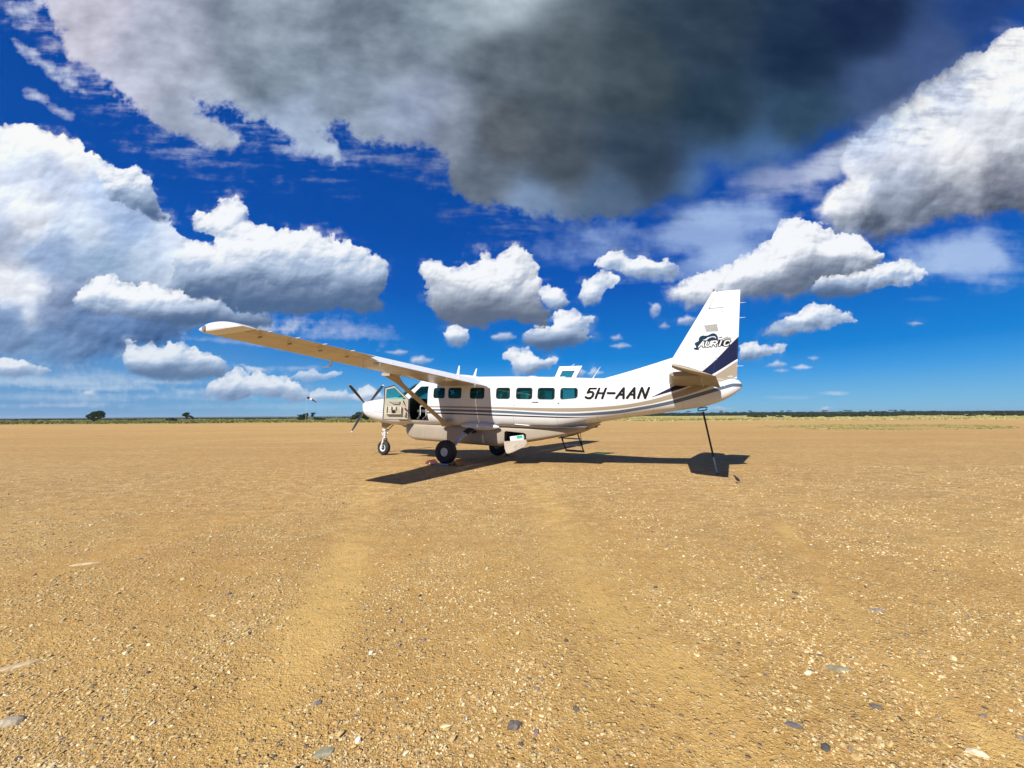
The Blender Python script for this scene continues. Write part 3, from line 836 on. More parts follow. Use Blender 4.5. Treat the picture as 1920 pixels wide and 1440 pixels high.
tree('bush', 'low dome shaped dark bush just left of the small leaning acacia', 'bush', bear(323), 215, None,
     [(0, 0, .7, 2.6, 1.8, .95), (-1.5, 0, .5, 1.3, 1.2, .6), (1.6, 0, .5, 1.3, 1.2, .6)], 1800, .17)
tree('thorn_tree', 'ragged bushy tree behind the windsock mast', 'tree', bear(570), 205,
     [([(0, 0, 0), (.1, 0, 1.4), (1.0, 0, 2.9)], [.22, .16, .06]), ([(0, 0, .8), (-1.2, 0, 2.2)], [.14, .05])],
     [(-.9, 0, 1.3, 2.1, 1.5, 1.1), (1.0, 0, 2.6, 1.5, 1.3, .9), (-1.0, 0, 2.3, 1.2, 1.1, .6), (-2.8, 0, 2.6, .7, .5, .22), (.6, 0, 1.2, 1.6, 1.3, 1.0), (1.6, 0, 3.4, .7, .6, .3), (-2.2, 0, .7, 1.0, 1.0, .6)], 2600, .15, M_LEAF2)
tree('thorn_tree', 'thin stemmed tree with two flat tufts right of the windsock mast', 'tree', bear(588), 205,
     [([(0, 0, 0), (-.4, 0, 1.6), (0, 0, 3.4)], [.16, .1, .05])],
     [(.0, 0, 3.5, 1.3, .9, .35), (-.5, 0, 2.2, .8, .7, .35), (-.3, 0, 2.8, .7, .6, .3)], 800, .14)
tree('bush', 'dark spreading bush right below the windsock', 'bush', bear(597), 205, None, [(-.6, 0, .7, 1.6, 1.2, .8), (1.2, 0, .6, 1.6, 1.2, .6), (3.0, 0, .4, 1.2, 1, .4)], 1400, .16)
tree('thorn_tree', 'dense dark tree seen behind the propeller', 'tree', bear(674), 190,
     [([(0, 0, 0), (0, 0, 2)], [.3, .15])],
     [(-2.2, 0, 1.5, 1.5, 1.3, 1.2), (0, 0, 2.4, 2.1, 1.6, 1.6), (2.0, 0, 2.0, 2.0, 1.6, 1.4), (3.6, 0, 1.2, 1.4, 1.3, 1.0), (-3.4, 0, .8, 1.0, 1, .7)], 3800, .16)
def build_bushes():
    r = np.random.default_rng(11)
    v, f = leaf_cloud([(0, 0, .55, 1.6, 1.1, .7), (-1.2, .1, .4, .9, .8, .45), (1.3, -.1, .45, 1.0, .8, .5)], 420, .16, r)
    src = tag(from_np('savanna_bush', v, f, M_LEAF2), 'low dark green bush dotted over the straw coloured grass in front of the woodland', 'bush', 'bushes in the dry grass at the far right')
    xs = np.concatenate([np.linspace(1405, 1915, 46) + r.uniform(-7, 7, 46), [1555, 1553, 1600, 1655, 1700, 1790]])
    for i, x in enumerate(xs):
        Y = r.uniform(190, 380)
        o = src if i == 0 else src.copy()
        if i: COL.objects.link(o)
        o.location = (bear(x) * Y, Y, 0)
        s = r.uniform(.8, 1.7)
        o.scale = (s * r.uniform(.9, 1.5), s, s * r.uniform(.8, 1.15))
        o.rotation_euler = (0, 0, r.uniform(-.5, .5))
    # small bushes along the left horizon
    xs = [30, 66, 90, 128, 204, 226, 250, 268, 400, 430, 470, 500, 532]
    for x in xs:
        o = src.copy(); COL.objects.link(o)
        Y = r.uniform(300, 380)
        o.location = (bear(x) * Y, Y, 0); s = r.uniform(.7, 1.25)
        o.scale = (s * 1.6, s, s)
        tag(o, 'low dark bush on the left horizon beyond the grass', 'bush', 'bushes on the left horizon')
build_bushes()
def build_woodland():
    r = np.random.default_rng(5)
    cl = []
    for x in np.arange(1170, 2080, 3.2):
        Y = r.uniform(640, 800)
        b = bear(x)
        h = np.interp(x, [1170, 1230, 1600, 1760, 1800, 2080], [2.9, 3.9, 4.0, 4.2, 4.0, 4.2]) * Y / 430
        h *= 1 + (.10 * r.normal() if x < 1750 else .02 * r.normal())
        cl.append((b * Y, Y, h * .42, 4.6, 4, h * .50))
        if r.uniform() < .5: cl.append((b * Y * .93, Y * .93, h * .25, 4.0, 3, h * .28))
    for x in (1545, 1583, 1592, 1630, 1668, 1676, 1690, 1465, 1478, 1405, 1350, 1290):
        Y = 660; b = bear(x)
        cl.append((b * Y, Y, 7.4, r.uniform(2.4, 5.0), 2.2, .65))
    v, f = leaf_cloud(cl, 60000, .60, r)
    tag(from_np('woodland', v, f, M_WOOD), kind='stuff')
    # low scrub line on the left, and behind the tail
    cl = []
    for x in np.arange(-60, 1200, 3.0):
        Y = r.uniform(400, 470)
        cl.append((bear(x) * Y, Y, .5, 2.4, 2, .5 + .7 * r.uniform()))
    v, f = leaf_cloud(cl, 16000, .34, r)
    tag(from_np('scrub', v, f, M_WOOD), kind='stuff')
build_woodland()
def build_grass():
    r = np.random.default_rng(9)
    def blades(x, y, hgt, wid):
        n = len(x)
        a = r.uniform(0, 3.14, n)
        vx, vy = np.cos(a) * wid, np.sin(a) * wid
        lean = r.normal(0, .25, (n, 2)) * hgt[:, None]
        z = np.zeros(n)
        p = np.stack([np.stack([x - vx, y - vy, z], -1), np.stack([x + vx, y + vy, z], -1),
                      np.stack([x + vx * .5 + lean[:, 0], y + vy * .5 + lean[:, 1], hgt], -1), np.stack([x - vx * .6 + lean[:, 0], y - vy * .6 + lean[:, 1], hgt * .85], -1)], 1)
        return p.reshape(-1, 3), np.arange(4 * n).reshape(n, 4)
    n = 42000
    y = 95 + 210 * r.uniform(0, 1, n) ** 1.3; x = r.uniform(-1.42, 1.42, n) * y
    edge = y + .16 * np.maximum(x, -30) + 24 * fbm(x / 30, y / 20, 4, .6, 71)
    k = (edge > 104)
    x, y = x[k], y[k]
    green = (fbm(x / 40, y / 9, 4, .6, 73) + .25 - x / 260) > .12
    for nm, s, mm in (('dry_grass', ~green, M_STRAW), ('green_grass', green, M_GREEN)):
        v, f = blades(x[s], y[s], r.uniform(.10, .32, s.sum()), r.uniform(.10, .32, s.sum()))
        tag(from_np(nm, v, f, mm), kind='stuff')
    n = 9000
    a = r.uniform(0, 6.28, n); q = np.sqrt(r.uniform(0, 1, n))
    x = 41 + 14 * q * np.cos(a); y = 36 + 10 * q * np.sin(a) + .22 * x
    k = fbm(x / 9, y / 3, 4, .6, 77) > .02
    x, y = x[k], y[k]
    v, f = blades(x, y, r.uniform(.03, .09, len(x)), r.uniform(.05, .13, len(x)))
    tag(from_np('weeds', v, f, leaf_mat('weed', (.27, .24, .09), .3)), kind='stuff')
build_grass()

# ------------------------------------------------------------------ windsock
def build_windsock():
    Y = 150
    root = empty('windsock', (bear(574.5) * Y, Y, 0))
    M_MAST = mat('mast_paint', (.62, .62, .60), .5)
    MB().tube([(0, 0, 0), (0, 0, 9.3)], [.045, .025], 8).build('mast', M_MAST, root)
    mb = MB(); mb.lathe([(.42, 0), (.44, 0), (.44, .04), (.42, .04)], (0, 0, 0), 'X', 20); 
    ring = mb.build('hoop', M_MAST, root); ring.location = (.25, 0, 8.95); ring.rotation_euler = (0, R(28), 0)
    Ms = bpy.data.materials.new('sock_fabric'); t = NT(Ms); x, y, z = t.sep(t.obj())
    t.l(t.ramp(t.m('DIVIDE', x, 3.9), [(0, (.045, .012, .02, 1)), (.30, (.80, .78, .76, 1)), (.50, (.045, .012, .02, 1))], 'CONSTANT'), t.b.inputs['Base Color'])
    t.b.inputs['Roughness'].default_value = .9
    rings = []
    for u in np.linspace(0, 1, 26):
        r0 = .42 - .25 * u + .02 * math.sin(u * 20)
        rings.append([(u * 3.9, r0 * math.cos(a) * .8, r0 * math.sin(a) * (1 + .12 * math.sin(u * 14)) - .30 * u * u) for a in np.linspace(0, 6.283, 20, endpoint=False)])
    s = MB().loft(rings, cap=False).build('sock', Ms, root)
    s.location = (.25, 0, 8.95); s.rotation_euler = (0, R(24), 0)
    tag(root, 'windsock in dark red and white drooping from a thin mast beyond the nose', 'windsock')
build_windsock()

# ------------------------------------------------------------------ starling
def build_bird():
    M_BODY = mat('bird_plumage', (.030, .026, .034), .45, var=.3, vscale=60)
    M_PALE = mat('bird_leg', (.10, .07, .06), .6)
    root = empty('bird', (4.63, 8.35, float(ground_z(np.array(4.63), np.array(8.35)))))
    # spine from beak base to tail tip in (x,z); bird looks left, body upright, tail down to the right
    pts = [(-.052, .150, .006), (-.046, .152, .015), (-.036, .151, .0185), (-.026, .144, .017), (-.016, .130, .019), (-.002, .110, .028), (.014, .088, .032),
           (.030, .068, .028), (.046, .052, .018), (.060, .043, .011), (.090, .026, .011), (.118, .010, .009)]
    rings = []
    for i, (x, z, r) in enumerate(pts):
        x0, z0 = pts[max(i - 1, 0)][:2]; x1, z1 = pts[min(i + 1, len(pts) - 1)][:2]
        d = Vector((x1 - x0, 0, z1 - z0)).normalized(); nrm = Vector((-d.z, 0, d.x))
        ry = r if i < 9 else r * 1.15; rn = r if i < 9 else r * .28
        rings.append([Vector((x, 0, z)) + Vector((0, 1, 0)) * ry * math.cos(a) + nrm * rn * math.sin(a) for a in np.linspace(0, 6.283, 14, endpoint=False)])
    MB().loft(rings).build('body', M_BODY, root, angle=60)
    MB().tube([(-.050, 0, .150), (-.062, 0, .147), (-.074, 0, .143)], [.0050, .0032, .0008], 8).build('beak', M_PALE, root)
    for s in (-1, 1):
        mb = MB().tube([(.012, s * .012, .062), (.004, s * .013, .034), (.012, s * .013, .004)], [.0045, .0025, .0022], 6)
        for a in (-.5, 0, .5, math.pi):
            mb.tube([(.012, s * .013, .004), (.012 - .026 * math.cos(a), s * .013 + .026 * math.sin(a), .002)], [.002, .0012], 5)
        mb.build('leg', M_PALE, root)
        rings = []
        for u in np.linspace(0, 1, 9):
            cx, cz = -.008 + .070 * u, .120 - .072 * u
            w = .021 * math.sin(math.pi * min(1, .18 + u * .82)) ** .7 + .001
            off = .026 * (1 - u * .62)
            rings.append([(cx + .7 * w * math.cos(a), s * (off + .005 * math.sin(a)), cz + .7 * w * math.cos(a)) for a in np.linspace(0, 6.283, 10, endpoint=False)])
        MB().loft(rings).build('wing', M_BODY, root, angle=60)
        MB().lathe([(.0001, -.002), (.002, -.001), (.0026, 0), (.002, .001), (.0001, .002)], (-.043, s * .0150, .155), 'Y', 8).build('eye', mat('bird_eye', (.5, .4, .15), .2), root)
    root.rotation_euler = (0, 0, R(-12))
    tag(root, 'small dark starling standing upright on the gravel right of the tail shadow', 'bird')
build_bird()
# ------------------------------------------------------------------ the aeroplane (x aft of nose wheel, y right, z up)
plane = empty('aeroplane')
plane.matrix_world = POSE
tag(plane, 'white high wing turboprop aeroplane with navy, grey and beige stripes, its doors open', 'aeroplane')

ST = np.array([  # x, zbot, ztop, halfwidth, exponent
 (-.80, 1.40, 1.79, .300, 2.3), (-.76, 1.33, 1.83, .375, 2.4), (-.62, 1.235, 1.865, .450, 2.5), (-.35, 1.15, 1.90, .510, 2.6), (0, 1.075, 1.94, .560, 2.7), (.5, 1.025, 2.00, .610, 2.8),
 (.95, 1.00, 2.05, .655, 3.0), (1.15, .995, 2.16, .680, 3.0), (1.5, .995, 2.36, .735, 3.0), (1.9, 1.00, 2.555, .775, 3.1), (2.25, 1.02, 2.635, .800, 3.3), (2.8, 1.045, 2.675, .820, 3.6), (4.0, 1.075, 2.690, .825, 3.8),
 (5.2, 1.10, 2.685, .820, 3.8), (6.2, 1.11, 2.665, .800, 3.7), (7.0, 1.12, 2.640, .760, 3.5), (7.35, 1.18, 2.628, .730, 3.4), (8.1, 1.365, 2.600, .640, 3.2), (9.2, 1.575, 2.585, .490, 2.9), (10.05, 1.725, 2.590, .370, 2.7),
 (10.7, 1.845, 2.590, .285, 2.6), (11.15, 1.995, 2.575, .215, 2.5), (11.42, 2.16, 2.545, .140, 2.4), (11.56, 2.29, 2.49, .065, 2.2), (11.60, 2.35, 2.42, .015, 2.0)])
def smooth_interp(x, xp, fp):
    # monotone cubic
    xp = np.asarray(xp); fp = np.asarray(fp); h = np.diff(xp); d = np.diff(fp) / h
    m = np.zeros_like(fp); m[0], m[-1] = d[0], d[-1]
    for i in range(1, len(xp) - 1):
        m[i] = 0 if d[i - 1] * d[i] <= 0 else 3 * (h[i - 1] + h[i]) / ((2 * h[i] + h[i - 1]) / d[i - 1] + (h[i] + 2 * h[i - 1]) / d[i])
    i = np.clip(np.searchsorted(xp, x) - 1, 0, len(xp) - 2); t = (x - xp[i]) / h[i]
    return ((1 + 2 * t) * (1 - t) ** 2 * fp[i] + t * (1 - t) ** 2 * h[i] * m[i] + t * t * (3 - 2 * t) * fp[i + 1] + t * t * (t - 1) * h[i] * m[i + 1])
def sec(x):
    x = float(np.clip(x, ST[0, 0], ST[-1, 0]))
    return [float(smooth_interp(x, ST[:, 0], ST[:, k])) for k in (1, 2, 3, 4)]
def side_y(x, z):
    """half width of the skin at (x, z)"""
    zb, zt, w, e = sec(x); q = min(abs((z - (zb + zt) / 2) / ((zt - zb) / 2)), .999)
    return w * (1 - q ** e) ** (1 / e)
def ring(x, off=0.0, n=80):
    zb, zt, w, e = sec(x); zc, hz = (zb + zt) / 2, (zt - zb) / 2 - off; w -= off
    out = []
    for a in np.linspace(0, 2 * math.pi, n, endpoint=False):
        c, s = math.cos(a), math.sin(a)
        out.append((x, w * math.copysign(abs(c) ** (2 / e), c), zc + hz * math.copysign(abs(s) ** (2 / e), s)))
    return out

# ---- paint
def livery():
    m = bpy.data.materials.new('livery_paint'); t = NT(m); o = t.obj()
    x, y, z = t.sep(o)
    xn = t.m('DIVIDE', t.m('ADD', x, 1.0), 13.0)
    zn = t.m('DIVIDE', z, 4.0)
    def curve(pts):
        nd = t.n('ShaderNodeFloatCurve')
        c = nd.mapping.curves[0]
        P = [((a + 1) / 13, b / 4) for a, b in pts]
        c.points[0].location = P[0]; c.points[1].location = P[-1]
        for p in P[1:-1]: c.points.new(*p)
        for p in c.points: p.handle_type = 'AUTO_CLAMPED'
        nd.mapping.extend = 'HORIZONTAL'
        nd.mapping.update()
        t.l(xn, nd.inputs['Value'])
        return nd.outputs[0]
    def band(up, lo, x0, x1):
        a = t.m('LESS_THAN', zn, curve(up)); b = t.m('GREATER_THAN', zn, curve(lo))
        k = t.m('MULTIPLY', a, b)
        return t.m('MULTIPLY', k, t.m('MULTIPLY', t.m('GREATER_THAN', x, x0), t.m('LESS_THAN', x, x1)))
    white = (.58, .59, .60, 1)
    beige_u = [(-.45, 1.462), (.49, 1.582), (1.8, 1.672), (3.48, 1.720), (5.15, 1.725), (7.1, 1.731), (8.49, 1.809), (9.29, 1.936), (10.01, 2.150), (10.54, 2.370), (10.96, 2.606), (11.51, 2.988)]
    beige_l = [(-.45, 1.458), (.49, 1.566), (1.8, 1.640), (3.48, 1.667), (5.15, 1.664), (7.1, 1.628), (8.49, 1.719), (9.29, 1.840), (10.01, 2.016), (10.54, 2.190), (11.12, 2.450), (11.50, 2.602)]
    blue_u = [(-.45, 1.408), (.49, 1.512), (1.8, 1.590), (3.48, 1.622), (5.15, 1.627), (7.1, 1.592), (8.49, 1.679), (9.29, 1.812), (10.01, 1.980), (10.54, 2.150), (11.01, 2.303), (11.4, 2.43)]
    blue_l = [(-.45, 1.402), (.49, 1.496), (1.8, 1.545), (3.48, 1.561), (5.15, 1.553), (7.1, 1.523), (8.49, 1.598), (9.29, 1.730), (10.01, 1.891), (10.54, 2.055), (11.01, 2.216), (11.4, 2.35)]
    blk_u = [(-.2, 1.375), (.49, 1.452), (1.8, 1.495), (3.49, 1.509), (5.16, 1.504), (7.1, 1.497), (7.94, 1.498), (8.2, 1.498)]
    blk_l = [(-.2, 1.371), (.49, 1.441), (1.8, 1.465), (3.49, 1.467), (5.16, 1.464), (7.1, 1.460), (7.94, 1.490), (8.2, 1.498)]
    nav_u = [(9.58, 2.071), (10.05, 2.330), (10.31, 2.461), (10.70, 2.718), (11.54, 3.590)]
    nav_l = [(9.58, 2.062), (10.05, 2.218), (10.31, 2.305), (10.915, 2.634), (11.52, 3.045)]
    col = white
    nz = t.noise(t.scalev(o, (1.2, 1, 5)), 2.2, 6, .65)
    col = t.mix(t.ramp(nz, [(.5, 0.0), (.8, .22)]), white, (.48, .46, .43, 1))
    # belly grime
    zb = t.m('SUBTRACT', 1.45, z)
    col = t.mix(t.m('MULTIPLY', t.m('MULTIPLY', zb, 1.1, clamp=True), t.ramp(t.noise(t.scalev(o, (.8, 1, 6)), 3, 6, .7), [(.4, 0.0), (.7, .8)])), col, (.33, .27, .20, 1))
    col = t.mix(band(beige_u, beige_l, -.5, 12), col, (.27, .222, .160, 1))
    col = t.mix(band(blue_u, blue_l, -.5, 12), col, (.080, .108, .155, 1))
    col = t.mix(band(blk_u, blk_l, -.2, 8.1), col, (.010, .011, .016, 1))
    col = t.mix(band(nav_u, nav_l, 9.58, 12), col, (.002, .004, .034, 1))
    # panel seams
    hz_ = t.m('MULTIPLY', t.m('GREATER_THAN', z, 1.2), t.m('LESS_THAN', z, 2.62))
    seam = 0.0
    for xs_, wd in ((5.80, .008), (7.12, .007), (2.78, .005), (3.95, .004), (5.0, .004), (8.2, .005), (8.9, .005), (9.6, .004), (.98, .008), (10.3, .006)):
        k = t.m('LESS_THAN', t.m('ABSOLUTE', t.m('SUBTRACT', x, xs_)), wd)
        seam = t.m('ADD', seam, k)
    hline = t.m('MULTIPLY', t.m('LESS_THAN', t.m('ABSOLUTE', t.m('SUBTRACT', z, 2.50)), .004), t.m('MULTIPLY', t.m('GREATER_THAN', x, 5.8), t.m('LESS_THAN', x, 7.12)))
    seam = t.m('ADD', t.m('MULTIPLY', seam, hz_), hline, clamp=True)
    col = t.mix(t.m('MULTIPLY', seam, .5), col, (.25, .24, .22, 1))
    t.l(col, t.b.inputs['Base Color'])
    t.b.inputs['Roughness'].default_value = .36; t.b.inputs['Specular IOR Level'].default_value = .35
    t.b.inputs['Coat Weight'].default_value = .08
    t.b.inputs['Coat Roughness'].default_value = .12
    t.l(t.bump(t.noise(t.scalev(o, (.7, 1, 1.6)), 3.2, 3, .5), .12, .02), t.b.inputs['Normal'])
    return m
M_LIV = livery()
M_WHITE = mat('white_paint', (.58, .585, .585), .35, var=.10, vscale=1.4, coat=.2)
M_UNDER = mat('shaded_underside_paint', (.30, .25, .17), .42, var=.30, vscale=.9, coat=.1)  # dirty white paint with the underside's brown shade put into the colour
M_BEIGE = mat('beige_paint', (.30, .25, .19), .42, var=.12, vscale=1.6, coat=.1)
M_LINER = mat('shaded_liner', (.045, .042, .038), .85, var=.3)  # dark colour puts the shade of cabin and pod interior into the liner
M_CREAM = mat('cream_plastic', (.56, .53, .42), .6, var=.15, vscale=8)
M_BLACK = mat('black_rubber', (.014, .014, .015), .6, var=.3, vscale=9)
M_TYRE = mat('tyre_rubber', (.022, .021, .020), .75, var=.35, vscale=5, bump=.002)
M_METAL = mat('grey_metal', (.50, .50, .48), .42, .1, var=.2, vscale=8)
M_STEEL = mat('steel', (.55, .55, .55), .3, .85, var=.1)
M_FLAP = mat('sunlit_flap_paint', (.78, .78, .77), .4, var=.06)  # lighter copy of the white paint: sunlit brightness put into the colour
M_GREY = mat('grey_paint', (.40, .40, .38), .5, var=.2)
M_PROP = mat('propeller_black', (.020, .020, .022), .38, var=.3, vscale=9)
M_INK = mat('registration_black', (.008, .008, .009), .7, var=.05, spec=.1)
M_SEAT = mat('seat_leather', (.52, .50, .45), .6, var=.15)
M_SEATD = mat('seat_dark', (.05, .05, .055), .7, var=.2)
def glass_mat():
    m = bpy.data.materials.new('teal_tinted_glass'); t = NT(m); t.t.nodes.remove(t.b)
    tr = t.n('ShaderNodeBsdfTransparent'); tr.inputs[0].default_value = (.10, .40, .36, 1)
    gl = t.n('ShaderNodeBsdfGlossy'); gl.inputs['Roughness'].default_value = .03; gl.inputs[0].default_value = (.55, .75, .70, 1)
    fr = t.n('ShaderNodeFresnel'); fr.inputs[0].default_value = 1.5
    df = t.n('ShaderNodeBsdfDiffuse'); df.inputs[0].default_value = (.03, .16, .14, 1)
    m1 = t.n('ShaderNodeMixShader'); m1.inputs[0].default_value = .10
    t.l(tr.outputs[0], m1.inputs[1]); t.l(df.outputs[0], m1.inputs[2])
    mx = t.n('ShaderNodeMixShader'); t.l(t.m('MULTIPLY', fr.outputs[0], .8), mx.inputs[0]); t.l(m1.outputs[0], mx.inputs[1]); t.l(gl.outputs[0], mx.inputs[2])
    t.l(mx.outputs[0], t.out.inputs[0]); return m
M_GLASS = glass_mat(); M_GLASSC = glass_mat(); M_GLASSC.node_tree.nodes['Transparent BSDF'].inputs[0].default_value = (.40, .82, .76, 1); M_GLASSC.node_tree.nodes['Diffuse BSDF'].inputs[0].default_value = (.10, .30, .27, 1)

def boolean(ob, cutters):
    dg = bpy.context.evaluated_depsgraph_get
    mods = []
    for c in cutters:
        md = ob.modifiers.new('cut', 'BOOLEAN'); md.operation = 'DIFFERENCE'; md.solver = 'EXACT'; md.object = c; mods.append(md)
    bpy.context.view_layer.update()
    ev = ob.evaluated_get(dg())
    me = bpy.data.meshes.new_from_object(ev, preserve_all_data_layers=True, depsgraph=dg())
    old = ob.data
    ob.modifiers.clear(); ob.data = me; me.name = old.name
    bpy.data.meshes.remove(old)
    for c in cutters: bpy.data.objects.remove(c)
    me.polygons.foreach_set('use_smooth', [True] * len(me.polygons))
    me.set_sharp_from_angle(angle=R(32))

def rrect(x0, x1, z0, z1, r=.07, n=6, slant=0.0):
    pts = []
    for cx, cz, a0 in ((x1 - r, z1 - r, 0), (x0 + r, z1 - r, 90), (x0 + r, z0 + r, 180), (x1 - r, z0 + r, 270)):
        for a in np.linspace(a0, a0 + 90, n):
            X, Z = cx + r * math.cos(R(a)), cz + r * math.sin(R(a))
            if slant and cz < (z0 + z1) / 2: Z += slant * (X - x0) / (x1 - x0)
            pts.append((X, Z))
    return pts
WINS = [(2.89, 3.35, 0), (3.48, 3.985, 0), (4.30, 4.82, 0), (5.22, 5.69, 0), (5.88, 6.395, 0), (6.55, 7.06, 0), (7.21, 7.70, .05)]
WZ0, WZ1 = 1.962, 2.302
DOORP = [(1.84, 1.225), (1.80, 1.90), (2.30, 2.355), (2.66, 2.355), (2.66, 1.225)]

def build_fuselage():
    xs = np.unique(np.concatenate([np.linspace(-.80, -.3, 16), np.linspace(-.3, 8.5, 90), np.linspace(8.5, 11.60, 44)]))
    mb = MB(); mb.loft([ring(x) for x in xs])
    # hollow cabin
    xi = np.linspace(1.12, 8.05, 60)
    inner = MB(); inner.loft([ring(x, .045) for x in xi], mi=1)
    body = mb.build('fuselage', [M_LIV, M_LINER], plane, fixn=True)
    body.matrix_parent_inverse = Matrix.Identity(4)
    cut = []
    c = inner.build('c', [M_LINER, M_LINER]); c.matrix_world = POSE; cut.append(c)
    def pr(poly, y0, y1):
        o = MB().prism(poly, y0, y1).build('c', M_LIV, smooth=False); o.matrix_world = POSE; cut.append(o)
    for a, b, sl_ in WINS:
        pr(rrect(a, b, WZ0, WZ1, .075, slant=sl_), -1.2, 0)
        if not 6.4 < a < 7.1:
            pr(rrect(a, b, WZ0, WZ1, .075, slant=sl_), .02, 1.2)
    pr([(1.84, 1.225), (1.80, 1.90), (2.30, 2.355), (2.66, 2.355), (2.66, 1.225)], -1.2, -.3)
    pr(rrect(6.45, 7.15, 1.30, 2.53, .06), .3, 1.2)                      # airstair doorway on the far side
    # windscreen: two big panes and a centre post
    wsp = [(1.02, 1.985), (1.50, 1.975), (2.02, 2.325), (2.12, 2.50), (2.02, 2.56), (1.90, 2.80), (.80, 2.30)]
    pr(wsp, -1.2, -.022); pr(wsp, .022, 1.2)
    # right crew door window
    pr([(2.17, 2.15), (2.36, 2.31), (2.58, 2.31), (2.60, 2.15)], .3, 1.2)
    boolean(body, cut)
    return body
build_fuselage()

def shell_patch(poly_fn, x0, x1, z0, z1, side, off, name, m, parent, nx=24, nz=16):
    pass
def pane(poly, side, off, m, name, parent, thick=0.0):
    """surface patch that follows the skin, from an (x,z) outline: concentric rings to the centroid"""
    cx = sum(p[0] for p in poly) / len(poly); cz = sum(p[1] for p in poly) / len(poly)
    rings = []
    for k in (1, .75, .5, .25, .02):
        rings.append([(cx + (x - cx) * k, side * (side_y(cx + (x - cx) * k, cz + (z - cz) * k) + off), cz + (z - cz) * k) for x, z in poly])
    mb = MB().loft(rings, cap=False)
    return mb.build(name, m, parent)
def frame_ring(poly, side, w, off, name, m, parent, t=.008):
    cx = sum(p[0] for p in poly) / len(poly); cz = sum(p[1] for p in poly) / len(poly)
    def sc(k): 
        return [(x + (x - cx) / math.hypot(x - cx, z - cz) * k, z + (z - cz) / math.hypot(x - cx, z - cz) * k) for x, z in poly]
    A = sc(.008); B = sc(-w)
    rings = []
    for P, o in ((A, off - t), (A, off), (B, off), (B, off - t)):
        rings.append([(x, side * (side_y(x, z) + o), z) for x, z in P])
    mb = MB(); mb.loft(rings + [rings[0]], cap=False)
    return mb.build(name, m, parent)
for a, b, sl_ in WINS:
    for side in (-1, 1):
        if side == 1 and 6.4 < a < 7.1: continue
        P = rrect(a, b, WZ0, WZ1, .075, slant=sl_)
        w = pane(P, side, -.018, M_GLASS, 'window', plane)
        frame_ring(P, side, .022, -.004, 'window_frame', M_BLACK, w, .02)
# windscreen glass: a slightly sunk copy of the skin forward of the cabin roof
def build_windscreen():
    xs = np.linspace(1.00, 2.20, 30)
    rings = []
    for x in xs:
        zb, zt, w, e = sec(x); zc, hz = (zb + zt) / 2, (zt - zb) / 2 - .014; w -= .014
        r_ = []
        zmin = 1.955 if x < 1.5 else 1.955 + (x - 1.5) * .66
        for y in np.linspace(-1, 1, 41):
            # walk round the upper part of the section
            s0 = max(min((zmin - zc) / hz, .98), -.2)
            a0 = math.asin(min(1, abs(s0)) ** (e / 2)) * (1 if s0 >= 0 else -1)
            a = math.pi / 2 + y * (math.pi / 2 - a0)
            c, s = math.cos(a), math.sin(a)
            r_.append((x, w * math.copysign(abs(c) ** (2 / e), c), zc + hz * math.copysign(abs(s) ** (2 / e), s)))
        rings.append(r_)
    ws = MB().loft(rings, closed=False, cap=False).build('windscreen', M_GLASS, plane)
build_windscreen()
pane([(2.17, 2.15), (2.36, 2.31), (2.58, 2.31), (2.60, 2.15)], 1, -.018, M_GLASS, 'window', plane)

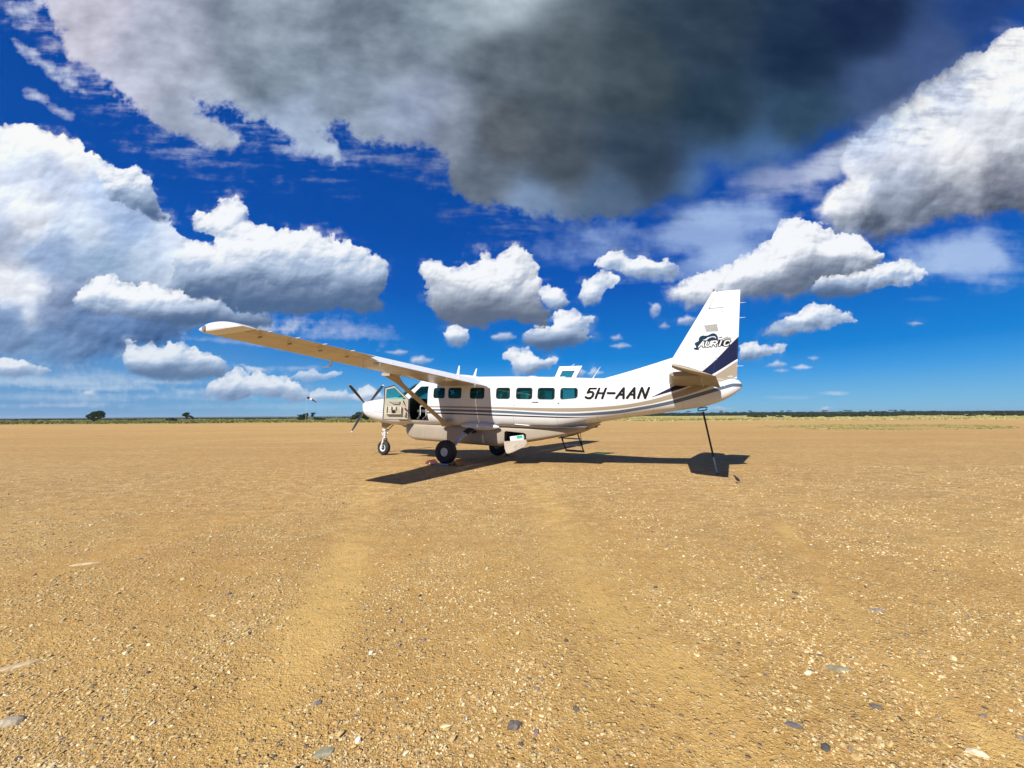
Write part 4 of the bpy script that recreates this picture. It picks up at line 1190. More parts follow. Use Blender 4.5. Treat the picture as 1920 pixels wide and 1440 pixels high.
# ---- crew door (open, swung forward)
def build_crew_door():
    dr = empty('crew_door', (1.83, -.795, 0)); dr.parent = plane
    dr.rotation_euler = (0, 0, R(-131)); dr.scale = (.93, 1, 1)      # closed = 0 (door runs aft along +x)
    P = [(0, 1.235), (0, 1.915), (.52, 2.365), (.84, 2.275), (.86, 1.235)]
    bm_ = MB()
    # outer skin + inner lining; local x along the door, y thickness (inner side = +y when closed)
    win = [(.09, 1.915), (.50, 2.285), (.775, 2.215), (.785, 1.915)]
    def slab(mb, y0, y1, mi):
        n = 5
        outer = [(0, 1.235), (0, 1.915), (.52, 2.365), (.84, 2.275), (.86, 1.235)]
        quads = [[outer[0], (0, 1.915), (.86, 1.915), outer[4]],
                 [(0, 1.9151), outer[2], (.50, 2.285), (.09, 1.9151)],
                 [outer[2], outer[3], (.775, 2.215), (.50, 2.285)],
                 [outer[3], (.86, 1.9151), (.785, 1.9151), (.775, 2.215)]]
        for q in quads: mb.prism(q, y0, y1, mi)
    mb = MB(); slab(mb, -.012, .012, 0)
    mb.build('outer_skin', M_WHITE, dr, smooth=False)
    mb = MB(); slab(mb, .0125, .040, 0)
    mb.build('lining', M_CREAM, dr, smooth=False)
    mb = MB(); mb.prism(win, .008, .016); mb.build('window', M_GLASSC, dr, smooth=False)
    mb = MB()
    for q0, q1 in (((0, 1.235), (0, 1.915)), ((0, 1.915), (.52, 2.365)), ((.52, 2.365), (.84, 2.275)), ((.84, 2.275), (.86, 1.235)), ((.86, 1.235), (0, 1.235))):
        mb.tube([(q0[0], .045, q0[1]), (q1[0], .045, q1[1])], .010, 6)
    mb.build('seal', M_BLACK, dr)
    mb = MB()
    mb.box((.50, .075, 1.42), (.52, .06, .035), bev=.012); mb.box((.26, .07, 1.55), (.03, .05, .25), bev=.01); mb.box((.75, .07, 1.55), (.03, .05, .25), bev=.01); mb.box((.50, .055, 1.53), (.46, .02, .22), bev=.006)
    mb.box((.45, .075, 1.62), (.03, .05, .12), bev=.008); mb.box((.60, .075, 1.62), (.03, .05, .12), bev=.008)
    mb.build('pocket', M_CREAM, dr)
    MB().box((.52, .085, 1.50), (.11, .02, .10), bev=.005).build('placard', M_BLACK, dr)
    MB().tube([(.30, .05, 1.83), (.38, .085, 1.80), (.58, .085, 1.80), (.68, .05, 1.84)], .014, 8).build('armrest', M_GREY, dr)
    MB().tube([(.19, .05, 1.87), (.15, .08, 1.74)], [.014, .010], 8).build('latch', M_BLACK, dr)
    MB().lathe([(.001, .045), (.032, .045), (.034, .09), (.001, .095)], (.11, 0, 1.60), 'Y', 14).build('fire_extinguisher', mat('red_paint', (.45, .02, .02), .4), dr)
    MB().box((.11, .06, 1.42), (.06, .04, .16), bev=.01).build('torch', M_GREY, dr)
build_crew_door()

# ---- interior
def build_interior():
    mb = MB(); mb.box((4.6, 0, 1.21), (6.6, 1.30, .03)); mb.build('cabin_floor', M_LINER, plane)
    MB().box((1.30, 0, 1.72), (.30, 1.10, .42), bev=.05).build('instrument_panel', M_SEATD, plane)
    MB().box((8.0, 0, 1.9), (.03, .9, 1.0)).build('bulkhead', M_LINER, plane)
    def seat(x, y, m):
        mb = MB()
        mb.box((x, y, 1.53), (.44, .42, .10), bev=.03)
        mb.box((x + .26, y, 1.83), (.11, .42, .62), rot=Matrix.Rotation(R(12), 4, 'Y'), bev=.04)
        mb.box((x + .35, y, 2.18), (.09, .26, .15), rot=Matrix.Rotation(R(8), 4, 'Y'), bev=.035)
        for dx in (-.16, .16):
            for dy in (-.16, .16): mb.tube([(x + dx, y + dy, 1.22), (x + dx, y + dy, 1.5)], .015, 6)
        mb.build('seat', m, plane)
    seat(2.25, -.37, M_SEATD); seat(2.25, .37, M_SEATD)
    for x in (3.25, 4.1, 4.95, 5.85): seat(x, -.42, M_SEAT)
    for x in (3.25, 4.1, 4.95, 5.85): seat(x, .40, M_SEAT)
    seat(6.75, -.42, M_SEAT)
    mb = MB()   # crew ladder folded on the sill
    for y0, x0 in ((-.64, 2.24), (-.62, 2.47)):
        mb.tube([(x0 - .02, y0, 1.70), (x0 + .01, y0 - .02, 1.40), (x0 - .10, y0 - .05, 1.27)], .013, 8)
    mb.tube([(2.22, -.64, 1.70), (2.45, -.62, 1.70)], .013, 8)
    mb.build('crew_ladder', mat('white_tube', (.72, .72, .70), .4), plane)
    MB().tube([(1.72, -.62, 1.24), (1.72, -.62, 1.9)], .02, 8).build('door_post', M_WHITE, plane)
    MB().tube([(1.55, -.35, 1.95), (1.60, -.35, 1.75), (1.70, -.50, 1.78), (1.70, -.22, 1.78), (1.60, -.35, 1.75)], .014, 8).build('control_yoke', M_BLACK, plane)
build_interior()

# ---- airfoil helpers
def foil(n=22, t=.14, camber=.02):
    """closed loop of (chord fraction, height) from TE over top to LE and back"""
    b = np.linspace(0, math.pi, n); xc = (1 + np.cos(b)) / 2
    yt = 5 * t * (.2969 * np.sqrt(xc) - .126 * xc - .3516 * xc ** 2 + .2843 * xc ** 3 - .1036 * xc ** 4)
    cam = camber * 4 * xc * (1 - xc)
    up = list(zip(xc, cam + yt)); lo = list(zip(xc[::-1], (cam - yt)[::-1]))
    return up + lo[1:-1]
def foil_part(f0, f1, n=16, t=.14, camber=.02):
    """closed loop for the chord range f0..f1"""
    xc = f0 + (f1 - f0) * (1 - np.cos(np.linspace(0, math.pi, n))) / 2
    yt = 5 * t * (.2969 * np.sqrt(np.clip(xc, 0, 1)) - .126 * xc - .3516 * xc ** 2 + .2843 * xc ** 3 - .1036 * xc ** 4)
    yt = np.maximum(yt, .002)
    cam = camber * 4 * xc * (1 - xc)
    return list(zip(xc, cam + yt)) + list(zip(xc[::-1], (cam - yt)[::-1]))

# wing stations by |y|: LE x, LE z, TE x, TE z, thickness
def wing_st(y):
    k = (y - .8) / (7.82 - .8)
    lex = 2.97 + .75 * k; lez = 2.505 + .290 * k; tex = 4.985 - .02 * k; tez = 2.445 + .322 * k
    return lex, lez, tex, tez, .165 - .045 * k
def wing_pt(y, fx, fz, side, drop=0.0, pivot=.7):
    lex, lez, tex, tez, t = wing_st(y); c = tex - lex
    if drop:
        ca, sa = math.cos(drop), math.sin(drop)
        dx, dz = fx - pivot, fz
        fx, fz = pivot + dx * ca + dz * sa, dz * ca - dx * sa
    return (lex + fx * c, side * y, lez + (tez - lez) * fx + fz * c)
def wing_piece(name, y0, y1, f0, f1, side, m, parent, n=8, drop=0.0, pivot=.7, dx=0, dz=0, scale_t=1.0):
    rings = []
    for y in np.linspace(y0, y1, n):
        t = wing_st(y)[4]
        P = foil_part(f0, f1, 18, t * scale_t, .022)
        rings.append([tuple(np.add(wing_pt(y, a, b, side, drop, pivot), (dx, 0, dz))) for a, b in P])
    return MB().loft(rings).build(name, m, parent, angle=40)
def wing_mat():
    m = bpy.data.materials.new('shaded_wing_paint'); t = NT(m); o = t.obj(); x, y, z = t.sep(o)
    n1 = t.noise(t.scalev(o, (1.0, 2.2, 1)), 1.3, 6, .65)
    col = t.mix(t.ramp(n1, [(.42, 0.0), (.72, .55)]), (.43, .37, .27, 1), (.27, .20, .12, 1))  # shade and dirt of the underside put into the whole wing's colour
    # spar line and rib seams
    l1 = t.m('LESS_THAN', t.m('ABSOLUTE', t.m('SUBTRACT', x, t.m('ADD', 3.75, t.m('MULTIPLY', t.m('ABSOLUTE', y), .045)))), .010)
    rb = t.m('LESS_THAN', t.m('FRACT', t.m('MULTIPLY', t.m('ABSOLUTE', y), 1.25)), .010)
    ns = t.m('ADD', t.m('MULTIPLY', l1, .55), t.m('MULTIPLY', rb, .22), clamp=True)
    col = t.mix(ns, col, (.22, .17, .12, 1))
    t.l(col, t.b.inputs['Base Color']); t.b.inputs['Roughness'].default_value = .38; t.b.inputs['Coat Weight'].default_value = .15
    return m
M_WING = wing_mat()
def build_wing(side):
    w = empty('wing'); w.parent = plane
    # main box: inboard with flap cove, outboard with aileron cove
    wing_piece('wing_skin', .55, 5.45, 0, .715, side, M_WING, w, 14)
    wing_piece('wing_skin', 5.452, 7.62, 0, .755, side, M_WING, w, 8)
    wing_piece('wing_skin', 5.30, 5.452, .72, .995, side, M_WING, w, 3)
    wing_piece('aileron', 5.47, 7.60, .765, 1.0, side, M_WING, w, 8)
    wing_piece('flap', .86, 5.27, .735, 1.02, side, M_FLAP, w, 12, drop=R(13), pivot=.74, dz=.004, scale_t=.9)
    # rounded tip
    rings = []
    for y, k in ((7.62, 1), (7.70, .995), (7.76, .95), (7.80, .82), (7.82, .5), (7.822, .1)):
        lex, lez, tex, tez, t = wing_st(y); c = tex - lex
        zc = lez + (tez - lez) * .4
        r_ = []
        for a, b in foil(22, t, .022):
            px = lex + (.5 + (a - .5) * (1 if k > .9 else .96 + .04 * k)) * c
            pz = lez + (tez - lez) * a + (b * k) * c * (1.35 if b > 0 else .9) + .012 * (1 - k)
            r_.append((px, side * y, pz))
        rings.append(r_)
    MB().loft(rings).build('wing_tip', M_WHITE, w, angle=50)
    tx, tz = wing_st(7.8)[0] + .16, wing_st(7.8)[1] + .015
    MB().lathe([(.001, -.03), (.045, -.02), (.055, 0), (.045, .02), (.001, .035)], (tx + .02, side * 7.815, tz), 'Y', 16).build('tip_light', mat('lamp_lens', (.28, .24, .22), .15, .3), w)
    # flap track fairings
    for y in (2.25, 4.75):
        lex, lez, tex, tez, t = wing_st(y); 
        rings = []
        for u in np.linspace(0, 1, 12):
            r_ = .045 * math.sin(math.pi * (.06 + .9 * u)) ** .6
            xx = lex + (.60 + .34 * u) * (tex - lex); zz = lez - .085 - .03 * math.sin(math.pi * u)
            rings.append([(xx, side * y + r_ * .7 * math.cos(a), zz + r_ * 1.2 * math.sin(a)) for a in np.linspace(0, 6.283, 10, endpoint=False)])
        MB().loft(rings).build('flap_track', M_WHITE, w)
    # aileron hinges, static wicks, tie-down ring
    for y in (5.7, 6.3, 6.9, 7.4):
        MB().box(wing_pt(y, .76, -.045, side), (.10, .012, .030), bev=.003).build('aileron_hinge', M_UNDER, w)
    for y in (5.9, 6.5, 7.0, 7.45):
        p = wing_pt(y, 1.0, 0, side)
        MB().tube([(p[0] - .05, p[1], p[2]), (p[0] + .10, p[1], p[2] + .008)], [.008, .005], 6).build('static_wick', M_WHITE, w)
    p = wing_pt(5.33, .80, -.05, side)
    MB().tube([p, (p[0], p[1], p[2] - .17)], [.018, .012], 8).build('fuel_vent', M_WHITE, w)
    if side < 0:
        p = wing_pt(5.2, .07, -.030, side)
        MB().tube([(p[0], p[1], p[2]), (p[0] - .05, p[1], p[2] - .13), (p[0] - .30, p[1], p[2] - .14)], [.026, .018, .012], 8).build('pitot_tube', M_STEEL, w)
    # de-icing panel along the leading edge
    rings = []
    for y in np.linspace(.95, 7.5, 14):
        t = wing_st(y)[4]
        P = [q for q in foil(40, t, .022) if q[0] < .055]
        rings.append([wing_pt(y, a - .0025, b * 1.012, side) for a, b in P])
    MB().loft(rings, closed=False, cap=False).build('leading_edge_panel', M_GREY, w)
    # strut
    top = Vector((3.20, side * 3.05, 2.50)); bot = Vector((3.42, side * .80, 1.15))
    rings = []
    for u in np.linspace(-.02, 1.03, 22):
        p = bot.lerp(top, u)
        c = .235 + .24 * max(0, (.12 - u) / .12) ** 1.5 + .30 * max(0, (u - .84) / .16) ** 1.3
        r_ = []
        for a, b in foil(14, .24, 0):
            r_.append((p.x + (a - .45) * c, p.y - side * b * c * .51, p.z + b * c * .86))
        rings.append(r_)
    MB().loft(rings).build('wing_strut', M_BEIGE, w, angle=50)
    # root fairing over the cabin
    return w
build_wing(-1); build_wing(1)
def build_carry_through():
    rings = []
    for y in np.linspace(-.62, .62, 9):
        t = .165
        rings.append([(2.97 - .10 + a * 2.20, y, 2.515 - .02 * a + b * 2.02 + .02 * (1 - abs(y))) for a, b in foil(24, t, .03)])
    MB().loft(rings).build('wing_centre_section', M_WHITE, plane)
build_carry_through()

# ---- tail
FIN_T = .11
def fin_le(z): return 10.044 + (z - 3.13) * (10.988 - 10.044) / (4.785 - 3.13)
def fin_te(z): return 11.49 + (z - 2.52) * (11.585 - 11.49) / (4.74 - 2.52)
def fin_hinge(z): return np.interp(z, [2.50, 3.12, 4.322], [10.945, 11.036, 11.205]) if z <= 4.322 else np.interp(z, [4.322, 4.80], [10.893, 11.082])
def fin_half(x, z):
    le, te = fin_le(z), fin_te(z); c = te - le; f = np.clip((x - le) / c, 0.001, 1)
    t = FIN_T
    return c * 5 * t * (.2969 * math.sqrt(f) - .126 * f - .3516 * f ** 2 + .2843 * f ** 3 - .1036 * f ** 4)
def fin_ring(z, x0, x1, n=14, flat=1.0):
    xs = x0 + (x1 - x0) * (1 - np.cos(np.linspace(0, math.pi, n))) / 2
    h = [max(fin_half(x, z), .003) * flat for x in xs]
    return [(x, -hh, z) for x, hh in zip(xs, h)] + [(x, hh, z) for x, hh in zip(xs[::-1], h[::-1])]
def build_fin():
    f = empty('tail_fin'); f.parent = plane
    zs = list(np.linspace(2.35, 4.318, 14))
    mb = MB(); mb.loft([fin_ring(z, fin_le(z), fin_hinge(min(z, 4.32)) - .002) for z in zs])
    zt = list(np.linspace(4.318, 4.745, 5))
    mb.loft([fin_ring(z, fin_le(z), np.interp(z, [4.318, 4.80], [10.880, 11.070]) - .004) for z in zt] + [fin_ring(4.775, fin_le(4.775) + .015, 11.045, flat=.5)])
    mb.build('fin_skin', M_LIV, f, angle=40)
    mb = MB(); mb.loft([fin_ring(z, fin_hinge(z) + .002, fin_te(z)) for z in np.linspace(2.56, 4.322, 10)])
    mb.loft([fin_ring(z, np.interp(z, [4.322, 4.80], [10.893, 11.082]) + .006, fin_te(z)) for z in np.linspace(4.342, 4.72, 5)] + [fin_ring(4.752, 11.10, fin_te(4.75) - .01, flat=.4)])
    mb.loft([fin_ring(z, 11.215, fin_te(z), flat=.98) for z in (4.321, 4.343)])
    mb.build('rudder', M_LIV, f, angle=40)
    # strips laid over the skin, painting the dark of the rudder gaps
    mb = MB()
    for a, b, wd in (((10.888, 4.335), (11.06, 4.74), .007), ((10.905, 4.328), (11.19, 4.328), .006), ((11.203, 4.20), (11.207, 4.345), .008), ((11.045, 3.02), (11.052, 3.10), .012)):
        n = 8
        for i in range(n):
            x0, z0 = np.add(a, np.multiply(np.subtract(b, a), i / n)); x1, z1 = np.add(a, np.multiply(np.subtract(b, a), (i + 1) / n))
            d = np.array([z1 - z0, -(x1 - x0)]); d = d / np.linalg.norm(d) * wd
            for s in (-1, 1):
                y0 = s * (fin_half(x0, z0) + .0025); y1 = s * (fin_half(x1, z1) + .0025)
                mb.add([(x0 - d[0], y0, z0 - d[1]), (x0 + d[0], y0, z0 + d[1]), (x1 + d[0], y1, z1 + d[1]), (x1 - d[0], y1, z1 - d[1])], [(0, 1, 2, 3)])
    mb.build('dark_gap_strip', M_GREY, f, smooth=False)
    MB().lathe([(.001, -.01), (.022, 0), (.024, .04), (.015, .07), (.001, .085)], (11.0, 0, 4.765), 'Z', 12).build('beacon', mat('beacon_glass', (.25, .10, .09), .2), f)
    for z in (4.42, 4.05, 2.86):
        x = fin_te(z)
        MB().tube([(x - .02, 0, z), (x + .13, 0, z + .002)], [.008, .004], 6).build('static_wick', M_WHITE, f)
    # dorsal fillet
    rings = []
    for u in np.linspace(0, 1, 22):
        x = 8.15 + (10.35 - 8.15) * u
        zt_ = 2.585 + .585 * u ** 1.12 + .05 * u
        zb_ = 2.42
        h = .012 + .040 * u
        r_ = []
        for v in np.linspace(0, 1, 7): r_.append((x, -(h * (1 - v) ** .7 + .045 * (1 - v) ** 4 + .003), zb_ + (zt_ - zb_) * v))
        for v in np.linspace(1, 0, 7): r_.append((x, (h * (1 - v) ** .7 + .045 * (1 - v) ** 4 + .003), zb_ + (zt_ - zb_) * v))
        rings.append(r_)
    MB().loft(rings).build('dorsal_fin', M_LIV, f, angle=50)
build_fin()
def build_stab(side):
    s = empty('tailplane'); s.parent = plane
    def st(y):
        k = (y - .2) / (3.15 - .2)
        return 9.97 + .30 * k, 10.755 + .03 * k, 11.155 - .10 * k, 2.425       # LE, hinge, TE, z
    def prof(f0, f1, y, t=.12, flat=1.0):
        le, hg, te, z = st(y); c = te - le
        return [(le + a * c, side * y, z + b * c * flat) for a, b in foil_part(f0, f1, 16, t, 0)]
    hf = lambda y: (st(y)[1] - st(y)[0]) / (st(y)[2] - st(y)[0])
    MB().loft([prof(0, hf(y) - .01, y) for y in np.linspace(.12, 2.86, 9)]).build('stabiliser_skin', M_UNDER, s, angle=45)
    # elevator, drooped trailing edge down; horn at the tip goes nose up
    dr = R(17)
    def rot(p, y):
        le, hg, te, z = st(y); dx, dz = p[0] - hg, p[2] - z
        return (hg + dx * math.cos(dr) + dz * math.sin(dr), p[1], z + dz * math.cos(dr) - dx * math.sin(dr))
    mb = MB()
    mb.loft([[rot(p, y) for p in prof(hf(y) + .012, 1.0, y)] for y in np.linspace(.30, 2.875, 9)])
    hr = []
    for y, k in ((2.877, 1), (3.05, 1), (3.12, .8), (3.15, .4), (3.155, .08)):
        hr.append([rot(p, y) for p in prof(.03, 1.0, y, .12, k)])
    mb.loft(hr)
    mb.build('elevator', M_UNDER, s, angle=45)
    rings = []
    for y in np.linspace(.42, 2.82, 8):
        le, hg, te, z = st(y); c = te - le
        rings.append([(le + (a - .003) * c, side * y, z + b * c * 1.02) for a, b in foil(40, .12, 0) if a < .07])
    MB().loft(rings, closed=False, cap=False).build('deicing_boot', M_GREY, s)
    for y in (1.2, 2.1, 2.7):
        le, hg, te, z = st(y)
        p = rot((te, side * y, z), y); MB().tube([p, (p[0] + .12, p[1], p[2] - .03)], [.006, .003], 6).build('static_wick', M_WHITE, s)
    # trim tab actuator fairing under the surface
    le, hg, te, z = st(.9)
    MB().box((hg + .02, side * .9, z - .05), (.22, .04, .05), bev=.015).build('trim_actuator', M_GREY, s)
build_stab(-1); build_stab(1)
# under-rudder tail cone hardware
MB().box((11.2, 0, 2.60), (.42, .05, .06), bev=.02).build('rudder_linkage', M_GREY, plane)

# ---- belly cargo pod
POD = np.array([(1.44, .90, 1.05, .30), (1.47, .80, 1.08, .44), (1.56, .70, 1.10, .52), (1.75, .59, 1.12, .58), (2.0, .537, 1.14, .60), (3.2, .530, 1.16, .61), (4.4, .525, 1.18, .61), (5.05, .520, 1.18, .60),
                (5.5, .605, 1.18, .595), (6.1, .715, 1.19, .57), (6.8, .870, 1.20, .53), (7.4, 1.010, 1.28, .46), (7.8, 1.155, 1.40, .36), (8.0, 1.262, 1.46, .26), (8.22, 1.42, 1.52, .10)])
def pod_sec(x): return [float(smooth_interp(x, POD[:, 0], POD[:, k])) for k in (1, 2, 3)]
def pod_y(x, z):
    zb, zt, w = pod_sec(x); q = min(abs((z - (zb + zt) / 2) / ((zt - zb) / 2)), .999); return w * (1 - q ** 5) ** .2
def build_pod():
    xs = np.unique(np.concatenate([np.linspace(1.44, 2.0, 14), np.linspace(2.0, 8.22, 64)]))
    rings = []
    for x in xs:
        zb, zt, w = pod_sec(x); r_ = []
        for a in np.linspace(0, 2 * math.pi, 56, endpoint=False):
            c, s = math.cos(a), math.sin(a)
            r_.append((x, w * math.copysign(abs(c) ** .4, c), (zb + zt) / 2 + (zt - zb) / 2 * math.copysign(abs(s) ** .4, s)))
        rings.append(r_)
    pod = MB().loft(rings).build('cargo_pod', [M_BEIGE, M_LINER], plane)
    c = MB().prism([(5.42, .735), (5.42, .985), (5.47, 1.02), (6.05, .99), (6.12, .95), (6.13, .815), (6.09, .765), (5.47, .690)], -1.0, -.05).build('c', [M_LINER, M_LINER], smooth=False)
    c.matrix_world = POSE
    boolean(pod, [c])
    # hanging door
    d = empty('pod_door', (0, 0, 0)); d.parent = pod
    top = [(5.42, -.600, .700), (6.13, -.575, .800)]
    bot = [(5.60, -.735, .385), (6.20, -.705, .590)]
    mid = [(5.44, -.625, .60), (6.18, -.60, .72)]
    P = [top[0], top[1], (6.20, -.640, .745), (6.215, -.690, .640), (5.80, -.735, .430), (5.66, -.745, .375), (5.58, -.740, .390), (5.50, -.690, .520)]
    nrm = Vector((.05, -.92, .38)).normalized() * .018
    mb = MB(); n = len(P)
    vs = [Vector(p) for p in P] + [Vector(p) + nrm for p in P]
    mb.add(vs, [tuple(range(n))[::-1], tuple(range(n, 2 * n))] + [(i, (i + 1) % n, (i + 1) % n + n, i + n) for i in range(n)])
    mb.build('panel', M_BEIGE, d, smooth=False)
    # placard lines (small unreadable text rows)
    mb = MB(); r_ = random.Random(4)
    o0 = Vector(P[0]) + nrm * 1.15; ex = (Vector(P[1]) - Vector(P[0])).normalized(); ez = (Vector(P[5]) - Vector(P[0])); ez = (ez - ex * ez.dot(ex)).normalized()
    for row in range(4):
        u = .17 + .02 * row; end = .17 + (.30, .34, .28, .24)[row] - .0
        while u < end:
            wl = r_.uniform(.012, .035)
            a = o0 + ex * u + ez * (.055 + row * .046)
            b = a + ex * wl
            q = ez * .018
            mb.add([a, b, b + q, a + q], [(0, 1, 2, 3)]); u += wl + .009
    mb.build('placard_text', M_INK, d, smooth=False, fixn=False)
    mb = MB()
    for u, v in ((6.19, .655), (5.92, .510), (5.66, .395)):
        mb.box((u, -.745 + (u - 5.66) * .10, v), (.03, .02, .03), bev=.004)
    mb.build('latch', M_BLACK, d)
    # seams on the pod side
    mb = MB()
    for x in (2.35, 3.10, 5.12):
        for z0 in np.linspace(.60, .98, 8):
            z1 = z0 + .055
            mb.add([(x - .004, -(pod_y(x, z0) + .003), z0), (x + .004, -(pod_y(x, z0) + .003), z0), (x + .004, -(pod_y(x, z1) + .003), z1), (x - .004, -(pod_y(x, z1) + .003), z1)], [(0, 1, 2, 3)])
    mb.build('seam', M_GREY, pod, smooth=False, fixn=False)
build_pod()
# fuselage step under the cargo door and gear fairing
MB().tube([(x_, -(side_y(x_, 1.235 - .04 * (x_ - 5.8)) + .006), 1.235 - .04 * (x_ - 5.8)) for x_ in np.linspace(5.8, 7.03, 12)], .014, 8).build('drip_rail', M_WHITE, plane)
def build_gear():
    gz = .033
    for side in (-1, 1):
        g = empty('main_landing_gear'); g.parent = plane
        C = Vector(loc2body(3.99, side * 1.55, (gz if side < 0 else -.004) + .345))
        # leg: flat tapered spring
        P = [(4.52, side * .50, 1.16), (4.40, side * .74, 1.10), (4.26, side * .98, .90), (C.x + .10, side * 1.24, .62), (C.x + .03, C.y - side * .11, C.z + .02)]
        def leg(a, b, m, nm, w0, w1):
            rings = []
            n = 8
            for i in range(n + 1):
                u = a + (b - a) * i / n; k = min(int(u), 3); f = u - k
                p = Vector(P[k]).lerp(Vector(P[k + 1]), f)
                d = (Vector(P[k + 1]) - Vector(P[k])).normalized()
                w = w0 + (w1 - w0) * i / n
                ax = Vector((1, 0, 0)); ax = (ax - d * ax.dot(d)).normalized(); th = d.cross(ax).normalized()
                rings.append([p + ax * w * math.copysign(abs(math.cos(t_)) ** .5, math.cos(t_)) + th * .030 * math.copysign(abs(math.sin(t_)) ** .6, math.sin(t_)) for t_ in np.linspace(0, 6.283, 16, endpoint=False)])
            MB().loft(rings).build(nm, m, g, angle=50)
        leg(.4, 1.95, M_BLACK, 'boot', .125, .115)
        leg(1.96, 2.04, M_STEEL, 'collar', .122, .122)
        leg(2.05, 4.0, M_METAL, 'leg', .092, .075)
        MB().tube([(4.47, side * .72, .96), (4.50, side * .90, .94)], [.045, .04], 12).build('brake_line_clamp', M_BLACK, g)
        # wheel
        w = empty('wheel', C); w.parent = g; w.rotation_euler = (0, R(-2), 0)
        Rt, hw = .345, .118
        prof = [(.118, -.070), (.135, -.092), (.18, -.110), (.27, -.118), (.308, -.108), (.332, -.080), (.3445, -.040), (.3455, 0), (.3445, .040), (.332, .080), (.308, .108), (.27, .118), (.18, .110), (.135, .092), (.118, .070)]
        MB().lathe(prof, (0, 0, 0), 'Y', 56).build('tyre', M_TYRE, w, angle=50)
        mb = MB(); s = side
        mb.lathe([(.001, s * .088), (.075, s * .086), (.085, s * .076), (.098, s * .078), (.112, s * .090), (.124, s * .092), (.126, s * .06), (.126, -s * .07), (.001, -s * .07)], (0, 0, 0), 'Y', 40)
        mb.build('rim', mat('rim_paint', (.60, .60, .58), .4), w, angle=30)
        for a in np.linspace(0, 2 * math.pi, 8, endpoint=False):
            MB().lathe([(.001, s * .092), (.008, s * .092), (.008, s * .080)], (.055 * math.cos(a), 0, .055 * math.sin(a)), 'Y', 8).build('hub_bolt', M_BLACK, w)
        MB().lathe([(.001, s * .097), (.014, s * .096), (.018, s * .08)], (0, 0, 0), 'Y', 14).build('hub_cap', M_BLACK, w)
        # gear fairing on the fuselage side
        rings = []
        for u in np.linspace(0, 1, 16):
            x = 3.95 + 1.35 * u; k = math.sin(math.pi * (.03 + .94 * u)) ** .7
            rings.append([(x, side * (.70 + .17 * k * math.cos(a)), 1.13 + .13 * k * math.sin(a) - .0 * u) for a in np.linspace(0, 6.283, 16, endpoint=False)])
        MB().loft(rings).build('gear_fairing', M_WHITE, g, angle=60)
    # nose gear
    g = empty('nose_landing_gear'); g.parent = plane
    C = Vector(loc2body(0, 0, .275 - .004))
    ax = Vector((.0, 0, 1))
    w = empty('wheel', C); w.parent = g
    prof = [(.13, -.055), (.14, -.075), (.18, -.088), (.22, -.088), (.252, -.070), (.270, -.035), (.276, 0), (.270, .035), (.252, .070), (.22, .088), (.18, .088), (.14, .075), (.13, .055)]
    MB().lathe(prof, (0, 0, 0), 'Y', 48).build('tyre', M_TYRE, w, angle=50)
    mb = MB()
    mb.lathe([(.001, -.075), (.03, -.075), (.04, -.05), (.08, -.05), (.10, -.062), (.125, -.068), (.135, -.072), (.135, .072), (.125, .068), (.08, .05), (.001, .05)], (0, 0, 0), 'Y', 32)
    mb.build('rim', mat('white_rim', (.68, .68, .66), .4), w, angle=30)
    for a in np.linspace(0, 2 * math.pi, 6, endpoint=False):
        MB().lathe([(.001, -.068), (.013, -.068), (.013, -.05)], (.062 * math.cos(a), 0, .062 * math.sin(a)), 'Y', 8).build('hub_bolt', M_BLACK, w)
    mb = MB()   # fork
    for s in (-1, 1):
        mb.tube([(C.x - .0, s * .118, C.z), (C.x + .02, s * .120, C.z + .20), (C.x + .03, s * .06, C.z + .335), (C.x + .03, 0, C.z + .36)], [.032, .036, .045, .05], 10)
    mb.tube([(C.x + .03, 0, C.z + .32), (C.x + .02, 0, C.z + .62)], [.05, .045], 14)
    mb.build('fork', M_WHITE, g)
    MB().tube([(C.x + .02, 0, C.z + .60), (C.x + .00, 0, 1.10)], [.032, .032], 12).build('oleo', M_STEEL, g)
    mb = MB()
    mb.lathe([(.05, 0), (.062, .01), (.062, .07), (.05, .08)], (C.x + .02, 0, C.z + .50), 'Z', 14)
    mb.tube([(C.x + .05, -.03, C.z + .42), (C.x + .17, 0, C.z + .52), (C.x + .05, .03, C.z + .66)], .018, 8)
    mb.tube([(C.x - .05, -.02, C.z + .66), (C.x - .12, -.02, C.z + .56), (C.x - .04, -.02, C.z + .44)], .020, 8)
    mb.box((C.x + .02, 0, C.z + .66), (.15, .14, .07), bev=.015)
    mb.build('torque_link', M_WHITE, g)
    MB().tube([(C.x + .06, 0, C.z + .56), (C.x + .42, 0, 1.0)], [.022, .020], 10).build('drag_link', M_BEIGE, g)
    rings = []
    for u in np.linspace(0, 1, 8):
        z = 1.12 - .25 * u; L_ = .62 - .42 * u
        rings.append([(-.06 + L_ * .5 * (1 + math.copysign(abs(math.cos(a)) ** .8, math.cos(a))) - .03, (.17 - .07 * u) * math.sin(a), z) for a in np.linspace(0, 6.283, 20, endpoint=False)])
    MB().loft(rings).build('gear_housing', M_BEIGE, g, angle=50)
build_gear()

